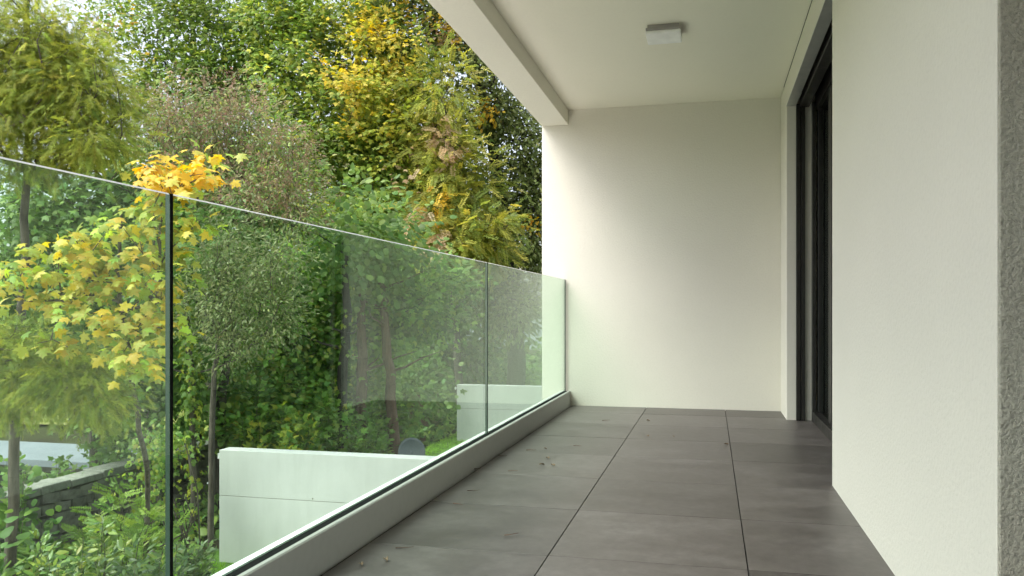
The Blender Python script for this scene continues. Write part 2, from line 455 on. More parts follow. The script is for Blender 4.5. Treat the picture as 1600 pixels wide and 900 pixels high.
# glass balustrade
gb = empty('glass_balustrade', (XG, 3.0, 0)); tag(gb, 'frameless green tinted glass balustrade along the balcony edge', 'balustrade')
ZK = 0.118
w = MB().prism_y([(XK, -0.008), (XK, ZK-0.004), (XK-0.004, ZK), (XK-0.017, ZK), (XK-0.017, -0.008)], Y0, YE-0.003)
w.build('inner_profile', M['kerb'], gb)
w = MB().prism_y([(-1.156, -0.3), (-1.156, ZK+0.002), (-1.187, ZK-0.002), (-1.187, -0.3)], Y0, YE-0.003)
w.build('outer_profile', M['white_trim'], gb)
w = MB().box(-1.1555, -1.1225, Y0, YE-0.004, -0.2, ZK-0.003); w.build('gasket', M['rubber'], gb)
gx0, gx1, ZT = -1.1510, -1.1400, 1.019
joints = [-3.611, -1.035, 1.541, 4.117, YE-0.012]
for k in range(4):
    ya, yb = max(Y0, joints[k]+0.0055), joints[k+1]-0.0055
    me = bpy.data.meshes.new('pane')
    ch_ = 0.004
    v = [(gx0,ya,0.02),(gx1,ya,0.02),(gx1,yb,0.02),(gx0,yb,0.02),(gx0,ya,ZT),(gx1,ya,ZT-ch_),(gx1,yb,ZT-ch_),(gx0,yb,ZT),(gx1-ch_,ya,ZT),(gx1-ch_,yb,ZT)]
    f = [(0,3,2,1),(4,8,9,7),(0,1,5,8,4),(1,2,6,5),(2,3,7,9,6),(3,0,4,7),(5,6,9,8)]
    me.from_pydata(v, [], f); me.materials.append(M['glass']); me.materials.append(M['glass_edge']); me.materials.append(M['glass_top_glint'])
    for i, p in enumerate(me.polygons): p.material_index = 0 if i in (3, 5) else (2 if i in (1, 6) else 1)
    me.update()
    pane = link('pane', me, gb)
    w = MB().box(gx0-0.0005, gx1+0.0005, yb+0.0004, joints[k+1]+0.0051 if k < 3 else yb+0.005, ZK-0.01, ZT-0.001)
    sl_ = w.build('joint_seal', M['rubber'], pane); sl_.matrix_parent_inverse = Matrix.Identity(4)

# ================================================================== GROUND
def gz(x, y):
    r = np.hypot(x+5, y-12)
    drop = np.clip((r-55)/260, 0, 1)
    drop = drop*drop*(3-2*drop)
    left = np.clip((-9.2-x)/1.5, 0, 1)*np.clip((19.5-y)/3.5, 0, 1)
    return -2.62 - 70*drop - 1.4*left + 0.05*np.sin(x*1.3+y*.7)*np.clip((-6.6-x), 0, 1)
g1 = np.unique(np.concatenate([np.linspace(-45, 45, 121), np.linspace(-420, -45, 40), np.linspace(45, 420, 40)]))
gy = g1 + 12; gxs = g1 - 5
GX, GY = np.meshgrid(gxs, gy)
nx = len(gxs)
v = np.stack([GX.ravel(), GY.ravel(), gz(GX, GY).ravel()], 1)
ii, jj = np.meshgrid(np.arange(nx-1), np.arange(len(gy)-1)); q = (jj*nx+ii).ravel()
t = np.concatenate([np.stack([q, q+1, q+1+nx], 1), np.stack([q, q+1+nx, q+nx], 1)])
tag(link('ground', tri_mesh('ground', v, t, smooth=True), None, M['earth']), 'shaded woodland ground falling away behind the trees', None, None, 'structure')
wm, nt, b = new_mat('sky_mirror_water'); b.inputs['Base Color'].default_value = (0.10, 0.13, 0.15, 1); b.inputs['Roughness'].default_value = 0.12
nw = N(nt, 'ShaderNodeTexNoise'); nw.inputs['Scale'].default_value = 0.15; nt.links.new(coords(nt), nw.inputs['Vector']); bump(nt, b, nw.outputs[0], 0.3, 0.6)
w = MB(); w.v = [(-7000,-7000,-70),(7000,-7000,-70),(7000,7000,-70),(-7000,7000,-70)]; w.f = [(0,1,2,3)]
tag(w.build('water', wm), 'far water sheet added to mirror pale sky below the hill', None, None, 'structure')  # made-up sheet, added so the low gap mirrors the pale sky
# lawn terrace between the concrete walls, and the neighbour's meadow
def sheet(name, x0, x1, y0, y1, z, mat, n=24, amp=0.02, sl=0.0):
    X, Y = np.meshgrid(np.linspace(x0, x1, n), np.linspace(y0, y1, n))
    Z = z + amp*np.sin(X*3.1+Y*1.7)*np.cos(Y*2.3) + sl*(Y-y0)
    v = np.stack([X.ravel(), Y.ravel(), Z.ravel()], 1)
    ii, jj = np.meshgrid(np.arange(n-1), np.arange(n-1)); q = (jj*n+ii).ravel()
    t = np.concatenate([np.stack([q, q+1, q+1+n], 1), np.stack([q, q+1+n, q+n], 1)])
    o = link(name, tri_mesh(name, v, t, smooth=True), None, mat)
    return tag(o, None, None, None, 'structure')
sheet('lawn', -6.62, -1.2, 2.0, 34.0, -2.54, M['lawn'])
sheet('bounce_terrace', -5.3, -1.2, -8.0, 9.2, -2.50, M['paving'], 8, 0.0)  # unseen pale ground added to bounce light up onto the beam
sheet('meadow', -36, -12.2, 19.5, 44, -2.50, M['meadow'], 30, 0.05, 0.012)

# ------------------------------------------------------------------ foliage machinery
def norm(a): return a/np.maximum(np.linalg.norm(a, axis=-1, keepdims=True), 1e-9)
def leaf_shape(kind):
    if kind == 'maple':
        h = [(0, 0), (.16, -.09), (.38, -.12), (.28, .12), (.46, .20), (.66, .44), (.42, .44), (.22, .50), (.30, .72), (.12, .80), (0, 1.0)]
        c = (0, .36)
    elif kind == 'maple_mid':
        h = [(0, 0), (.34, -.04), (.24, .16), (.58, .44), (.20, .50), (.20, .70), (0, 1.0)]; c = (0, .36)
    elif kind == 'oak':
        h = [(0, 0), (.16, .30), (.22, .62), (0, 1.0)]; c = (0, .5)
    elif kind == 'round':
        h = [(0, 0), (.36, .18), (.42, .5), (.22, .84), (0, 1.0)]; c = (0, .45)
    elif kind == 'lance':
        h = [(0, 0), (.17, .35), (.12, .72), (0, 1.0)]; c = (0, .5)
    out = h + [(-x, y) for x, y in h[-2:0:-1]]
    pts = np.array([c] + out, float)
    z = -0.40*np.abs(pts[:, 0])**1.4 - 0.30*(pts[:, 1]-.35)**2
    v = np.column_stack([pts, z]); n = len(out)
    t = np.array([(0, 1+i, 1+(i+1) % n) for i in range(n)])
    t = t[:, [0, 2, 1]]
    return v, t
def frond_shape(kind):
    v, t = [], []
    def tri(a, b, c):
        k = len(v); v.extend([a, b, c]); t.append((k, k+1, k+2))
    r = random.Random(3)
    if kind == 'needle':
        n = 12
        for i in range(n):
            y = .03 + .95*i/n; L = .23*(1-.5*abs(i/n-.35)); z = -.22*y*y
            for s in (-1, 1):
                l = L*r.uniform(.75, 1.2); dz = r.uniform(-.13, .03)
                tri((0, y-.026, z), (s*l*.85, y+l*.75, z+dz), (0, y+.030, z))
        tri((-.008, 0, 0), (.008, 0, 0), (0, 1, -.22))
    elif kind == 'fern':
        n = 9
        for i in range(n):
            y = .10 + .85*i/n; L = .22*(1-.35*(i/n)); z = -.25*y*y
            for s in (-1, 1):
                l = L*r.uniform(.85, 1.1); dz = r.uniform(-.08, .03)
                tri((0, y, z), (s*l*.5, y-.025, z+dz*.5), (s*l, y+.05, z+dz)); tri((0, y, z), (s*l, y+.05, z+dz), (s*l*.55, y+.085, z+dz*.5))
        tri((-.010, 0, 0), (.010, 0, 0), (0, 1, -.25))
    elif kind == 'seed':
        for i in range(16):
            a = r.uniform(0, 6.28); y = r.uniform(.05, 1); w = (1-y)*.30+.08; c = (w*math.cos(a), y, w*math.sin(a)); s = .10
            q = [tuple(c[j]+r.uniform(-s, s) for j in range(3)) for _ in range(3)]
            tri(*q)
        tri((-.012, 0, 0), (.012, 0, 0), (0, .9, 0)); tri((0, 0, -.012), (0, 0, .012), (0, .9, 0))
    elif kind == 'blade':
        tri((-.05, 0, 0), (.05, 0, 0), (.02, 1, .25)); tri((.1, 0, .05), (.18, .0, .0), (.35, .8, -.1)); tri((-.2, 0, .05), (-.12, .0, .0), (-.3, .75, .1))
    return np.array(v, float), np.array(t)
SHAPES = {k: leaf_shape(k) for k in ('maple', 'maple_mid', 'oak', 'round', 'lance')}
SHAPES.update({k: frond_shape(k) for k in ('needle', 'fern', 'seed', 'blade')})

def frames(tip, nrm):
    y = norm(tip); x = norm(np.cross(y, nrm)); z = np.cross(x, y)
    return np.stack([x, y, z], 2)
def scatter(kind, pos, tip, nrm, size, col):
    sv, st = SHAPES[kind]
    F = frames(tip, nrm)
    V = np.einsum('nij,kj->nki', F, sv)*size[:, None, None] + pos[:, None, :]
    n, k = len(pos), len(sv)
    Tt = (st[None] + (np.arange(n)*k)[:, None, None]).reshape(-1, 3)
    return V.reshape(-1, 3), Tt, np.repeat(col, k, axis=0)
OPEN = np.array([.45, -.75, .25])      # leaves at the wood's edge turn to the open garden side
def sprig(centers, outward, n_each, spread, size, g, droop=.5, up=.8, flat=.7, jit=.5):
    """leaf positions and directions around twig ends"""
    m = len(centers)*n_each
    c = np.repeat(centers, n_each, 0); o = np.repeat(outward, n_each, 0)
    off = g.normal(size=(m, 3))*spread*np.array([1, 1, flat])
    pos = c + off
    rad = norm(off + 1e-6)
    tip = norm(o*.5 + rad*.7 + np.array([0, 0, -droop]) + g.normal(size=(m, 3))*jit*.6)
    nrm = norm(np.array([0, 0, up]) + OPEN*.7 + o*.45 + rad*.25 + g.normal(size=(m, 3))*jit)
    sz = size*g.uniform(.65, 1.25, m)
    return pos, tip, nrm, sz
def lobe_points(lobes, g):
    """twig ends spread through ellipsoids (centre, radii, count), more of them near the surface"""
    pts, out = [], []
    for c, r, n in lobes:
        d = norm(g.normal(size=(n, 3))); u = g.uniform(0, 1, n)**.42
        pts.append(np.asarray(c) + d*u[:, None]*np.asarray(r)); o = d*u[:, None] + np.array([0, 0, .25]); out.append(o)
    return np.concatenate(pts), norm(np.concatenate(out))
def lobe(px, py, d, rx, ry, rd, n):
    """ellipsoid given by its photo size at depth d"""
    return (P(px, py, d), (rx/FPX*d, rd, ry/FPX*d), n)

def tubes(chains, n=6):
    V, Tt, k = [], [], 0
    ang = np.arange(n)*2*np.pi/n
    for p0, p1, r0, r1 in chains:
        d = norm(p1-p0); a = np.array([0, 0, 1.]) if abs(d[2]) < .9 else np.array([1., 0, 0])
        u = norm(np.cross(d, a)); w = np.cross(d, u)
        ring = np.cos(ang)[:, None]*u + np.sin(ang)[:, None]*w
        V += [p0+ring*r0, p1+ring*r1]
        i = np.arange(n); j = (i+1) % n
        Tt += [np.stack([k+i, k+j, k+n+j], 1), np.stack([k+i, k+n+j, k+n+i], 1)]
        k += 2*n
    return np.concatenate(V), np.concatenate(Tt)
def skeleton(trunk, rads, tips, g, tip_r=.006, sag=.10, pull=.35):
    """trunk polyline plus a limb to every twig end, thickened where limbs run together"""
    pos = [np.asarray(p, float) for p in trunk]; par = [-1]+list(range(len(trunk)-1))
    base = list(rads); ntr = len(trunk)
    tips = tips[np.argsort(np.linalg.norm(tips-np.mean(trunk[len(trunk)//2:], 0), axis=1))]
    kids = []
    start = max(1, ntr//3)
    for tpt in tips:
        A = np.array(pos)
        d = np.linalg.norm(A-tpt, axis=1) + pull*np.maximum(0, A[:, 2]-tpt[2]+.15)*3
        d[:start] += 50
        a = int(np.argmin(d)); p = a; L = np.linalg.norm(A[a]-tpt); k = max(1, min(5, int(L/.35)))
        for s in range(1, k+1):
            f = s/k
            q = A[a]*(1-f)+tpt*f + np.array([0, 0, sag*L*math.sin(f*3.14)]) + (g.normal(size=3)*.05*L if s < k else 0)
            pos.append(q); par.append(p); base.append(0); p = len(pos)-1
        kids.append(p)
    r = np.zeros(len(pos))
    for k in kids: r[k] = tip_r**2.2
    for i in range(len(pos)-1, -1, -1):
        if par[i] >= 0: r[par[i]] += r[i]
    r = np.maximum(r, tip_r**2.2)**(1/2.2)
    for i in range(ntr): r[i] = rads[i]
    ch_t, ch_b = [], []
    for i in range(1, len(pos)):
        a = par[i]
        if i < ntr: ch_t.append((pos[a], pos[i], r[a], r[i]))
        else: ch_b.append((pos[a], pos[i], min(r[a], r[i]*1.5), r[i]))
    return ch_t, ch_b
def rnd_col(pal, n, g, jit=.12):
    pal = np.asarray(pal, float)
    w = pal[:, 3]/pal[:, 3].sum()
    pal = pal.copy(); pal[:, :3] *= np.where((pal[:, :3].max(1) < .29)[:, None], LEAF_GAIN, 1.12)
    c = pal[g.choice(len(pal), n, p=w), :3]
    return np.clip(c*(1+g.normal(size=(n, 1))*jit)*(1+g.normal(size=(n, 3))*jit*.3), .004, .9)
def smooth_trunk(pts, rads, k=4, wob=.012, g=rng):
    P_, R_ = [], []
    pts = [np.asarray(p, float) for p in pts]
    for i in range(len(pts)-1):
        for s in range(k):
            f = s/k
            P_.append(pts[i]*(1-f)+pts[i+1]*f + (g.normal(size=3)*wob*np.array([1, 1, .2]) if (i or s) else 0)); R_.append(rads[i]*(1-f)+rads[i+1]*f)
    P_.append(pts[-1]); R_.append(rads[-1])
    return P_, R_

def tree(name, label, trunk, rads, lobes, leaf, n_each, spread, size, pal, seed, patches=(), bark='bark', mat='leaf', cat='tree',
         group=None, kw=None, jit=.12, limbs=None, tip_r=.006, extra=None, cl_jit=.14, limb_every=1, crown='crown'):
    g = np.random.default_rng(seed)
    tp, tr = smooth_trunk(trunk, rads, g=g)
    pts, out = lobe_points(lobes, g)
    root = empty(name, tuple(tp[0])); tag(root, label, cat, group)
    ct, cb = skeleton(tp, tr, pts[::limb_every], g, tip_r)
    v, t = tubes(ct, 9); link('trunk', tri_mesh('trunk', v, t, smooth=True), root, M[bark])
    if cb:
        v, t = tubes(cb, 5); link('branches', tri_mesh('branches', v, t, smooth=True), root, M[bark])['kind'] = 'stuff'
    pos, tip, nrm, sz = sprig(pts, out, n_each, spread, size, g, **(kw or {}))
    col = rnd_col(pal, len(pos), g, jit)
    clf = np.repeat(1+g.normal(size=(len(pts), 1))*cl_jit, n_each, 0); col = np.clip(col*clf, .004, .85)
    for pc, pr, ppal, prob in patches:
        m = (np.linalg.norm((pos-pc)/pr, axis=1) + g.normal(size=len(pos))*.18 < 1) & (g.uniform(size=len(pos)) < prob)
        if m.any(): col[m] = rnd_col(ppal, int(m.sum()), g, .10)
    V, Tt, cc = scatter(leaf, pos, tip, nrm, sz, col)
    if extra is not None:
        for ek, en, es, esz, epal, sel in extra:
            idx = sel(pts, g)
            if len(idx) == 0: continue
            p2, t2, n2, s2 = sprig(pts[idx], out[idx], en, es, esz, g, droop=-.2, jit=.8)
            a, b_, c_ = scatter(ek, p2, t2, n2, s2, rnd_col(epal, len(p2), g, .15))
            Tt = np.concatenate([Tt, b_+len(V)]); V = np.concatenate([V, a]); cc = np.concatenate([cc, c_])
    o = link(crown, tri_mesh(crown, V, Tt, cc), root, M[mat]); o['kind'] = 'stuff'
    return root

LEAF_GAIN = np.array([2.6, 2.45, 2.1])
# colours of leaves (r, g, b, weight)
GREEN = [(.085, .135, .030, 4), (.065, .115, .028, 4), (.115, .165, .038, 2), (.15, .18, .04, .6)]
DEEP = [(.050, .098, .030, 4), (.070, .122, .036, 4), (.092, .145, .042, 2)]
FRESH = [(.080, .150, .038, 4), (.105, .180, .048, 4), (.055, .110, .032, 2), (.14, .20, .05, 1.5)]
YELLOW = [(.62, .50, .06, 4), (.68, .58, .12, 3), (.54, .51, .10, 3), (.38, .42, .08, 3)]
ORANGE = [(.62, .41, .04, 4), (.64, .46, .06, 4), (.58, .33, .04, 1)]
TAN = [(.50, .39, .22, 3), (.56, .45, .27, 3), (.44, .33, .18, 2), (.54, .36, .22, 1)]
LIME = [(.20, .22, .04, 3), (.16, .20, .04, 3), (.26, .25, .05, 1), (.11, .16, .035, 2)]
OLIVE = [(.13, .155, .035, 4), (.17, .18, .04, 3), (.20, .20, .05, 1), (.09, .125, .03, 3)]
OAK = [(.065, .088, .032, 4), (.090, .115, .045, 4), (.12, .145, .062, 2)]
BROWN = [(.30, .215, .14, 3), (.36, .27, .18, 3), (.295, .20, .125, 3), (.42, .34, .24, 1)]
GREYG = [(.085, .105, .055, 3), (.115, .13, .07, 3), (.07, .10, .04, 3)]
ZG = -2.62
def ground_at(px, d): 
    p = P(px, HOR, d); return np.array([p[0], p[1], float(gz(p[0], p[1]))-.03])

# ================================================================== TREES
# far wood that closes the view low down
def wood(name, label, rows, leaf, size, n_each, spread, pal, seed):
    g = np.random.default_rng(seed)
    pts, out = lobe_points(rows, g)
    pos, tip, nrm, sz = sprig(pts, out, n_each, spread, size, g)
    col = rnd_col(pal, len(pos), g, .12)*np.repeat(1+g.normal(size=(len(pts), 1))*.16, n_each, 0)
    V, Tt, cc = scatter(leaf, pos, tip, nrm, sz, np.clip(col, .004, .8))
    o = link(name, tri_mesh(name, V, Tt, cc), None, M['leaf'])
    return tag(o, label, 'wood', None, 'stuff')
wood('far_wood', 'dim mass of far trees behind the garden wood',
     [lobe(x, y, d, 95, 85, 2.0, n) for x, y, d, n in (
         (-40, 470, 33, 60), (90, 400, 34, 60), (170, 480, 32, 60), (290, 400, 34, 70), (400, 470, 31, 60), (330, 560, 30, 40), (470, 390, 34, 60), (560, 440, 30, 60),
         (650, 420, 31, 60), (700, 510, 30, 60), (600, 560, 29, 50), (470, 580, 29, 50), (200, 590, 38, 25), (90, 560, 38, 20))]
     + [lobe(x, y, d, 60, 42, 1.6, n) for x, y, d, n in ((520, 250, 30, 22), (600, 300, 30, 24), (680, 360, 29, 22), (560, 360, 30, 22), (640, 230, 30, 16), (300, 230, 30, 24), (370, 260, 30, 26), (430, 250, 30, 26), (400, 320, 29, 30), (320, 300, 29, 30), (735, 585, 33, 40), (800, 590, 36, 40), (850, 588, 36, 30), (660, 625, 27, 30), (560, 640, 26, 30), (450, 640, 26, 30), (350, 610, 27, 30))],
     'round', .24, 42, .42, DEEP, 11)

def pt(px, py, d, r, pal, prob=.9): return (P(px, py, d), r, pal, prob)

# tall maple, green with yellow and dry tan sprays
D3 = 23.5
tree('maple_tree', 'tall green maple with yellow sprays in its upper crown', [ground_at(528, 23.8), P(530, 620, 23.8), P(540, 480, 23.8), P(545, 330, 23.8), P(560, 180, 23.8), P(560, 20, 23.8)],
     [.22, .19, .165, .14, .10, .05],
     [lobe(470, 90, D3, 85, 110, 1.8, 50), lobe(560, 40, D3, 90, 110, 2.0, 54), lobe(570, 150, D3-.5, 95, 90, 2.0, 54), lobe(620, 110, D3-.3, 70, 90, 1.7, 36), lobe(490, 210, D3-.4, 90, 80, 1.8, 44),
      lobe(600, 250, D3-.5, 100, 80, 1.8, 50), lobe(660, 210, D3-.6, 60, 80, 1.6, 30), lobe(540, 330, D3-.5, 110, 70, 1.8, 50), lobe(640, 340, D3-.7, 80, 60, 1.6, 34), lobe(440, 20, D3+.3, 60, 70, 1.6, 24), lobe(560, -90, D3, 120, 60, 2.0, 30),
      lobe(700, 290, D3-.8, 50, 60, 1.3, 18)],
     'maple_mid', 86, .30, .148, GREEN+[(.17, .21, .045, 2.2), (.21, .23, .05, 1)], 21, cl_jit=.2,
     patches=[pt(565, 75, D3-1.8, 1.32, YELLOW), pt(590, 60, D3-1.5, 1.08, YELLOW), pt(570, 110, D3-1.9, 0.85, YELLOW), pt(578, 165, D3-2.2, 0.85, YELLOW), pt(570, 195, D3-2.2, 0.62, YELLOW), pt(630, 95, D3-1.8, 0.78, YELLOW),
              pt(640, 160, D3-2.0, 0.78, YELLOW), pt(535, 60, D3-1.5, 0.62, LIME), pt(620, 140, D3-2.0, 1.08, LIME), pt(655, 190, D3-2.1, 0.78, YELLOW), pt(650, 170, D3-2.0, 0.93, LIME), pt(690, 205, D3-2.1, 0.50, TAN), pt(705, 235, D3-2.1, 0.50, TAN), pt(640, 250, D3-2.2, 0.48, TAN),
              pt(612, 262, D3-2.4, 0.43, TAN), pt(640, 300, D3-2.4, 0.46, TAN), pt(690, 320, D3-2.4, 0.41, ORANGE), pt(650, 340, D3-2.4, 0.43, TAN), pt(640, 360, D3-2.4, 0.36, ORANGE), pt(685, 378, D3-2.2, 0.41, TAN), pt(670, 255, D3-2.2, 0.62, LIME), pt(600, 200, D3-2.2, 0.93, LIME)])

# lower maple crown seen through the glass
tree('understory_maple', 'fresh green young maple behind the middle glass pane', [ground_at(560, 17.2), P(556, 600, 17.2), P(565, 500, 17.2), P(580, 410, 17.2)], [.09, .08, .06, .03],
     [lobe(540, 440, 16.6, 90, 55, 1.0, 34), lobe(600, 500, 16.3, 95, 60, 1.1, 40), lobe(510, 520, 16.2, 75, 60, 1.0, 34), lobe(660, 470, 16.6, 85, 65, 1.1, 40), lobe(560, 590, 16.0, 70, 50, .9, 26), lobe(480, 590, 15.6, 60, 55, .8, 26), lobe(610, 640, 16.5, 60, 40, .8, 16), lobe(500, 660, 15.6, 60, 34, .8, 18)],
     'maple_mid', 52, .22, .135, FRESH, 22, cl_jit=.22)
tree('hazel_tree', 'dark green leafy hazel left of the young maple', [ground_at(452, 15.2), P(450, 640, 15.2), P(440, 520, 15.2), P(430, 430, 15.2)], [.07, .06, .05, .025],
     [lobe(420, 460, 14.8, 70, 60, .9, 30), lobe(440, 540, 14.6, 75, 60, .9, 34), lobe(395, 600, 14.2, 60, 50, .8, 24), lobe(450, 630, 14.4, 60, 45, .8, 22), lobe(400, 670, 13.8, 60, 30, .7, 16), lobe(470, 430, 15.2, 60, 50, .9, 20)],
     'round', 46, .22, .105, FRESH+[(.12, .16, .045, 3), (.17, .18, .05, 1.2)], 23, cl_jit=.24)
tree('locust_tree', 'feathery yellow green locust beside the dark oak', [ground_at(722, 22.4), P(715, 560, 22.4), P(705, 400, 22.4), P(695, 250, 22.4), P(690, 120, 22.4)], [.12, .11, .09, .06, .03],
     [lobe(690, 150, 21.9, 48, 65, .9, 34), lobe(700, 230, 21.7, 52, 60, .9, 34), lobe(722, 300, 21.6, 52, 60, .9, 36), lobe(745, 365, 21.3, 65, 36, .9, 36), lobe(700, 385, 21.1, 60, 36, .8, 28), lobe(765, 400, 21.5, 36, 20, .6, 12), lobe(680, 330, 21.5, 40, 50, .8, 18)],
     'fern', 16, .32, .42, OLIVE, 24, cl_jit=.15, jit=.1,
     patches=[pt(690, 205, 20.9, 0.39, TAN), pt(705, 238, 20.9, 0.36, TAN), pt(660, 265, 20.8, 0.26, TAN), pt(690, 320, 20.7, 0.39, ORANGE), pt(655, 345, 20.7, 0.39, TAN), pt(690, 380, 20.4, 0.39, TAN), pt(670, 130, 21.1, 0.52, LIME)])
# dark oak on the right
tree('oak_tree', 'tall dark green oak with black limbs next to the end wall', [ground_at(806, 24.5), P(806, 560, 24.5), P(800, 430, 24.5), P(785, 330, 24.5), P(770, 230, 24.5), P(740, 80, 24.5), P(720, -40, 24.5)], [.30, .28, .25, .21, .17, .11, .05],
     [lobe(700, 30, 24, 60, 60, 1.4, 30), lobe(740, 90, 24, 55, 60, 1.4, 28), lobe(775, 170, 24, 55, 50, 1.4, 30), lobe(810, 220, 24.4, 55, 55, 1.4, 32), lobe(835, 300, 24.6, 50, 60, 1.4, 34), lobe(820, 370, 24.8, 50, 45, 1.3, 26), lobe(850, 410, 25.0, 36, 40, 1.2, 16),
      lobe(645, -10, 24.4, 70, 50, 1.4, 26), lobe(760, 300, 24.9, 45, 55, 1.2, 18), lobe(880, 250, 25, 60, 90, 1.5, 26), lobe(800, 485, 24.0, 34, 36, 1.0, 30), lobe(770, 450, 23.6, 40, 40, 1.0, 30)],
     'oak', 84, .36, .175, OAK, 25, bark='bark_dark', mat='needle', cl_jit=.2, tip_r=.011,
     patches=[pt(760, 175, 23, .45, ORANGE), pt(742, 148, 23, .4, YELLOW), pt(705, 42, 23, .6, ORANGE), pt(640, 20, 23.2, .5, ORANGE), pt(828, 350, 23.6, .3, ORANGE), pt(770, 400, 23.6, .5, OLIVE), pt(690, 60, 23.1, .4, TAN)])
tree('poplar_tree', 'loose green tree at the top left with sky between its leaves', [ground_at(330, 25), P(325, 500, 25), P(315, 300, 25), P(305, 150, 25), P(300, 0, 25)], [.20, .18, .15, .11, .06],
     [lobe(270, 40, 24.5, 60, 60, 1.5, 30), lobe(340, 70, 24.5, 60, 80, 1.6, 38), lobe(310, 140, 24.3, 80, 60, 1.6, 34), lobe(390, 40, 24.6, 50, 70, 1.5, 28), lobe(380, 130, 24.3, 60, 60, 1.5, 30), lobe(240, 110, 24.5, 50, 60, 1.5, 18), lobe(330, -30, 24.5, 120, 40, 1.5, 24),
      lobe(250, 200, 24.4, 60, 60, 1.4, 18), lobe(180, 20, 24.6, 60, 50, 1.4, 18), lobe(160, 120, 24.8, 60, 70, 1.4, 12)],
     'maple_mid', 60, .33, .135, GREEN, 26, cl_jit=.2,
     patches=[pt(190, 25, 23.6, .5, ORANGE, .6), pt(150, 50, 23.6, .5, TAN, .7), pt(232, 86, 23.3, .25, ORANGE), pt(215, 80, 23.3, .3, TAN)])
# brown seeded tree with the leaning vine-wrapped trunk
seedsel = lambda pts, g: np.where(pts[:, 2] > P(300, 380, 13)[2])[0]
tree('seeding_tree', 'leaning tree with brown dry seed heads above the second pane', [ground_at(338, 13.6), P(345, 660, 13.4), P(355, 560, 13.2), P(362, 460, 13.0), P(350, 350, 13.0), P(330, 230, 13.0)], [.10, .085, .07, .06, .05, .03],
     [lobe(300, 190, 12.8, 75, 40, .8, 36), lobe(380, 200, 12.8, 75, 36, .8, 36), lobe(440, 250, 12.6, 55, 50, .7, 26), lobe(400, 310, 12.4, 90, 40, .8, 40), lobe(310, 270, 12.6, 80, 40, .8, 30), lobe(255, 220, 12.9, 45, 40, .7, 20), lobe(455, 330, 12.4, 40, 40, .6, 16), lobe(340, 150, 13, 60, 24, .6, 10)],
     'lance', 40, .25, .085, DEEP+GREYG+[(.10, .12, .04, 3)], 27, bark='bark', mat='leaf', cl_jit=.2, tip_r=.003,
     extra=[('seed', 10, .17, .17, BROWN, seedsel)])
tree('grey_leaf_shrub', 'tall grey green twiggy bush right of the black joint', [ground_at(330, 11.2), P(332, 640, 11.2), P(340, 520, 11.2), P(350, 420, 11.2)], [.045, .04, .03, .02],
     [lobe(340, 390, 10.9, 50, 50, .5, 26), lobe(380, 450, 10.7, 60, 60, .6, 34), lobe(320, 460, 10.8, 40, 60, .5, 26), lobe(370, 530, 10.8, 50, 50, .5, 24), lobe(440, 400, 10.9, 50, 44, .5, 22), lobe(430, 490, 10.8, 40, 50, .5, 18)],
     'lance', 60, .17, .065, GREYG, 28, bark='bark', cl_jit=.2, kw=dict(jit=.9), tip_r=.0022)
# small tree behind the yellow maple, fills the left panes
tree('elm_tree', 'deep green elm behind the yellow maple leaves', [ground_at(150, 13.5), P(150, 650, 13.5), P(140, 480, 13.5), P(130, 330, 13.5)], [.11, .10, .08, .05],
     [lobe(60, 330, 13, 90, 60, 1.0, 40), lobe(160, 320, 13.2, 90, 60, 1.0, 40), lobe(230, 400, 13, 70, 70, 1.0, 36), lobe(110, 430, 13, 100, 60, 1.0, 44), lobe(10, 440, 13, 70, 70, 1.0, 30), lobe(190, 530, 12.8, 80, 60, .9, 36), lobe(80, 550, 13.2, 90, 50, .9, 30), lobe(260, 560, 12.6, 50, 50, .8, 20), lobe(170, 260, 13.2, 80, 40, .9, 24), lobe(250, 330, 13.2, 60, 60, .9, 24), lobe(180, 640, 12.4, 70, 28, .8, 20), lobe(280, 620, 12.8, 40, 50, .8, 16)],
     'maple_mid', 40, .24, .12, DEEP+[(.10, .155, .045, 2)], 29, cl_jit=.25)
# feathery conifer at the left edge
tree('cypress_tree', 'feathery yellow green cypress at the left edge', [ground_at(10, 7.6), P(14, 880, 7.6), P(24, 700, 7.6), P(36, 480, 7.6), P(44, 200, 7.6), P(40, -150, 7.6)], [.062, .052, .046, .040, .032, .022],
     [lobe(60, 110, 7.3, 110, 70, .40, 75), lobe(130, 150, 7.2, 75, 70, .36, 50), lobe(-10, 70, 7.3, 80, 60, .4, 36), lobe(20, 180, 7.2, 70, 40, .35, 18), lobe(100, 60, 7.4, 60, 30, .35, 18), lobe(140, 220, 7.1, 60, 30, .3, 26), lobe(-40, 160, 7.4, 50, 60, .4, 22), lobe(40, 245, 7.2, 80, 24, .3, 20), lobe(20, 0, 7.6, 60, 24, .3, 8),
      lobe(30, 560, 7.0, 70, 50, .30, 34), lobe(110, 590, 6.9, 70, 36, .28, 30), lobe(20, 620, 7.1, 40, 34, .25, 16), lobe(150, 620, 6.9, 30, 26, .22, 12), lobe(-30, 520, 7.2, 50, 50, .3, 14)],
     'needle', 28, .11, .145, [(.105, .135, .030, 4), (.135, .165, .035, 3), (.165, .19, .042, 2), (.075, .11, .028, 3)], 30, mat='needle', cl_jit=.16, jit=.16, kw=dict(droop=.55, up=.6, jit=.55), tip_r=.003)
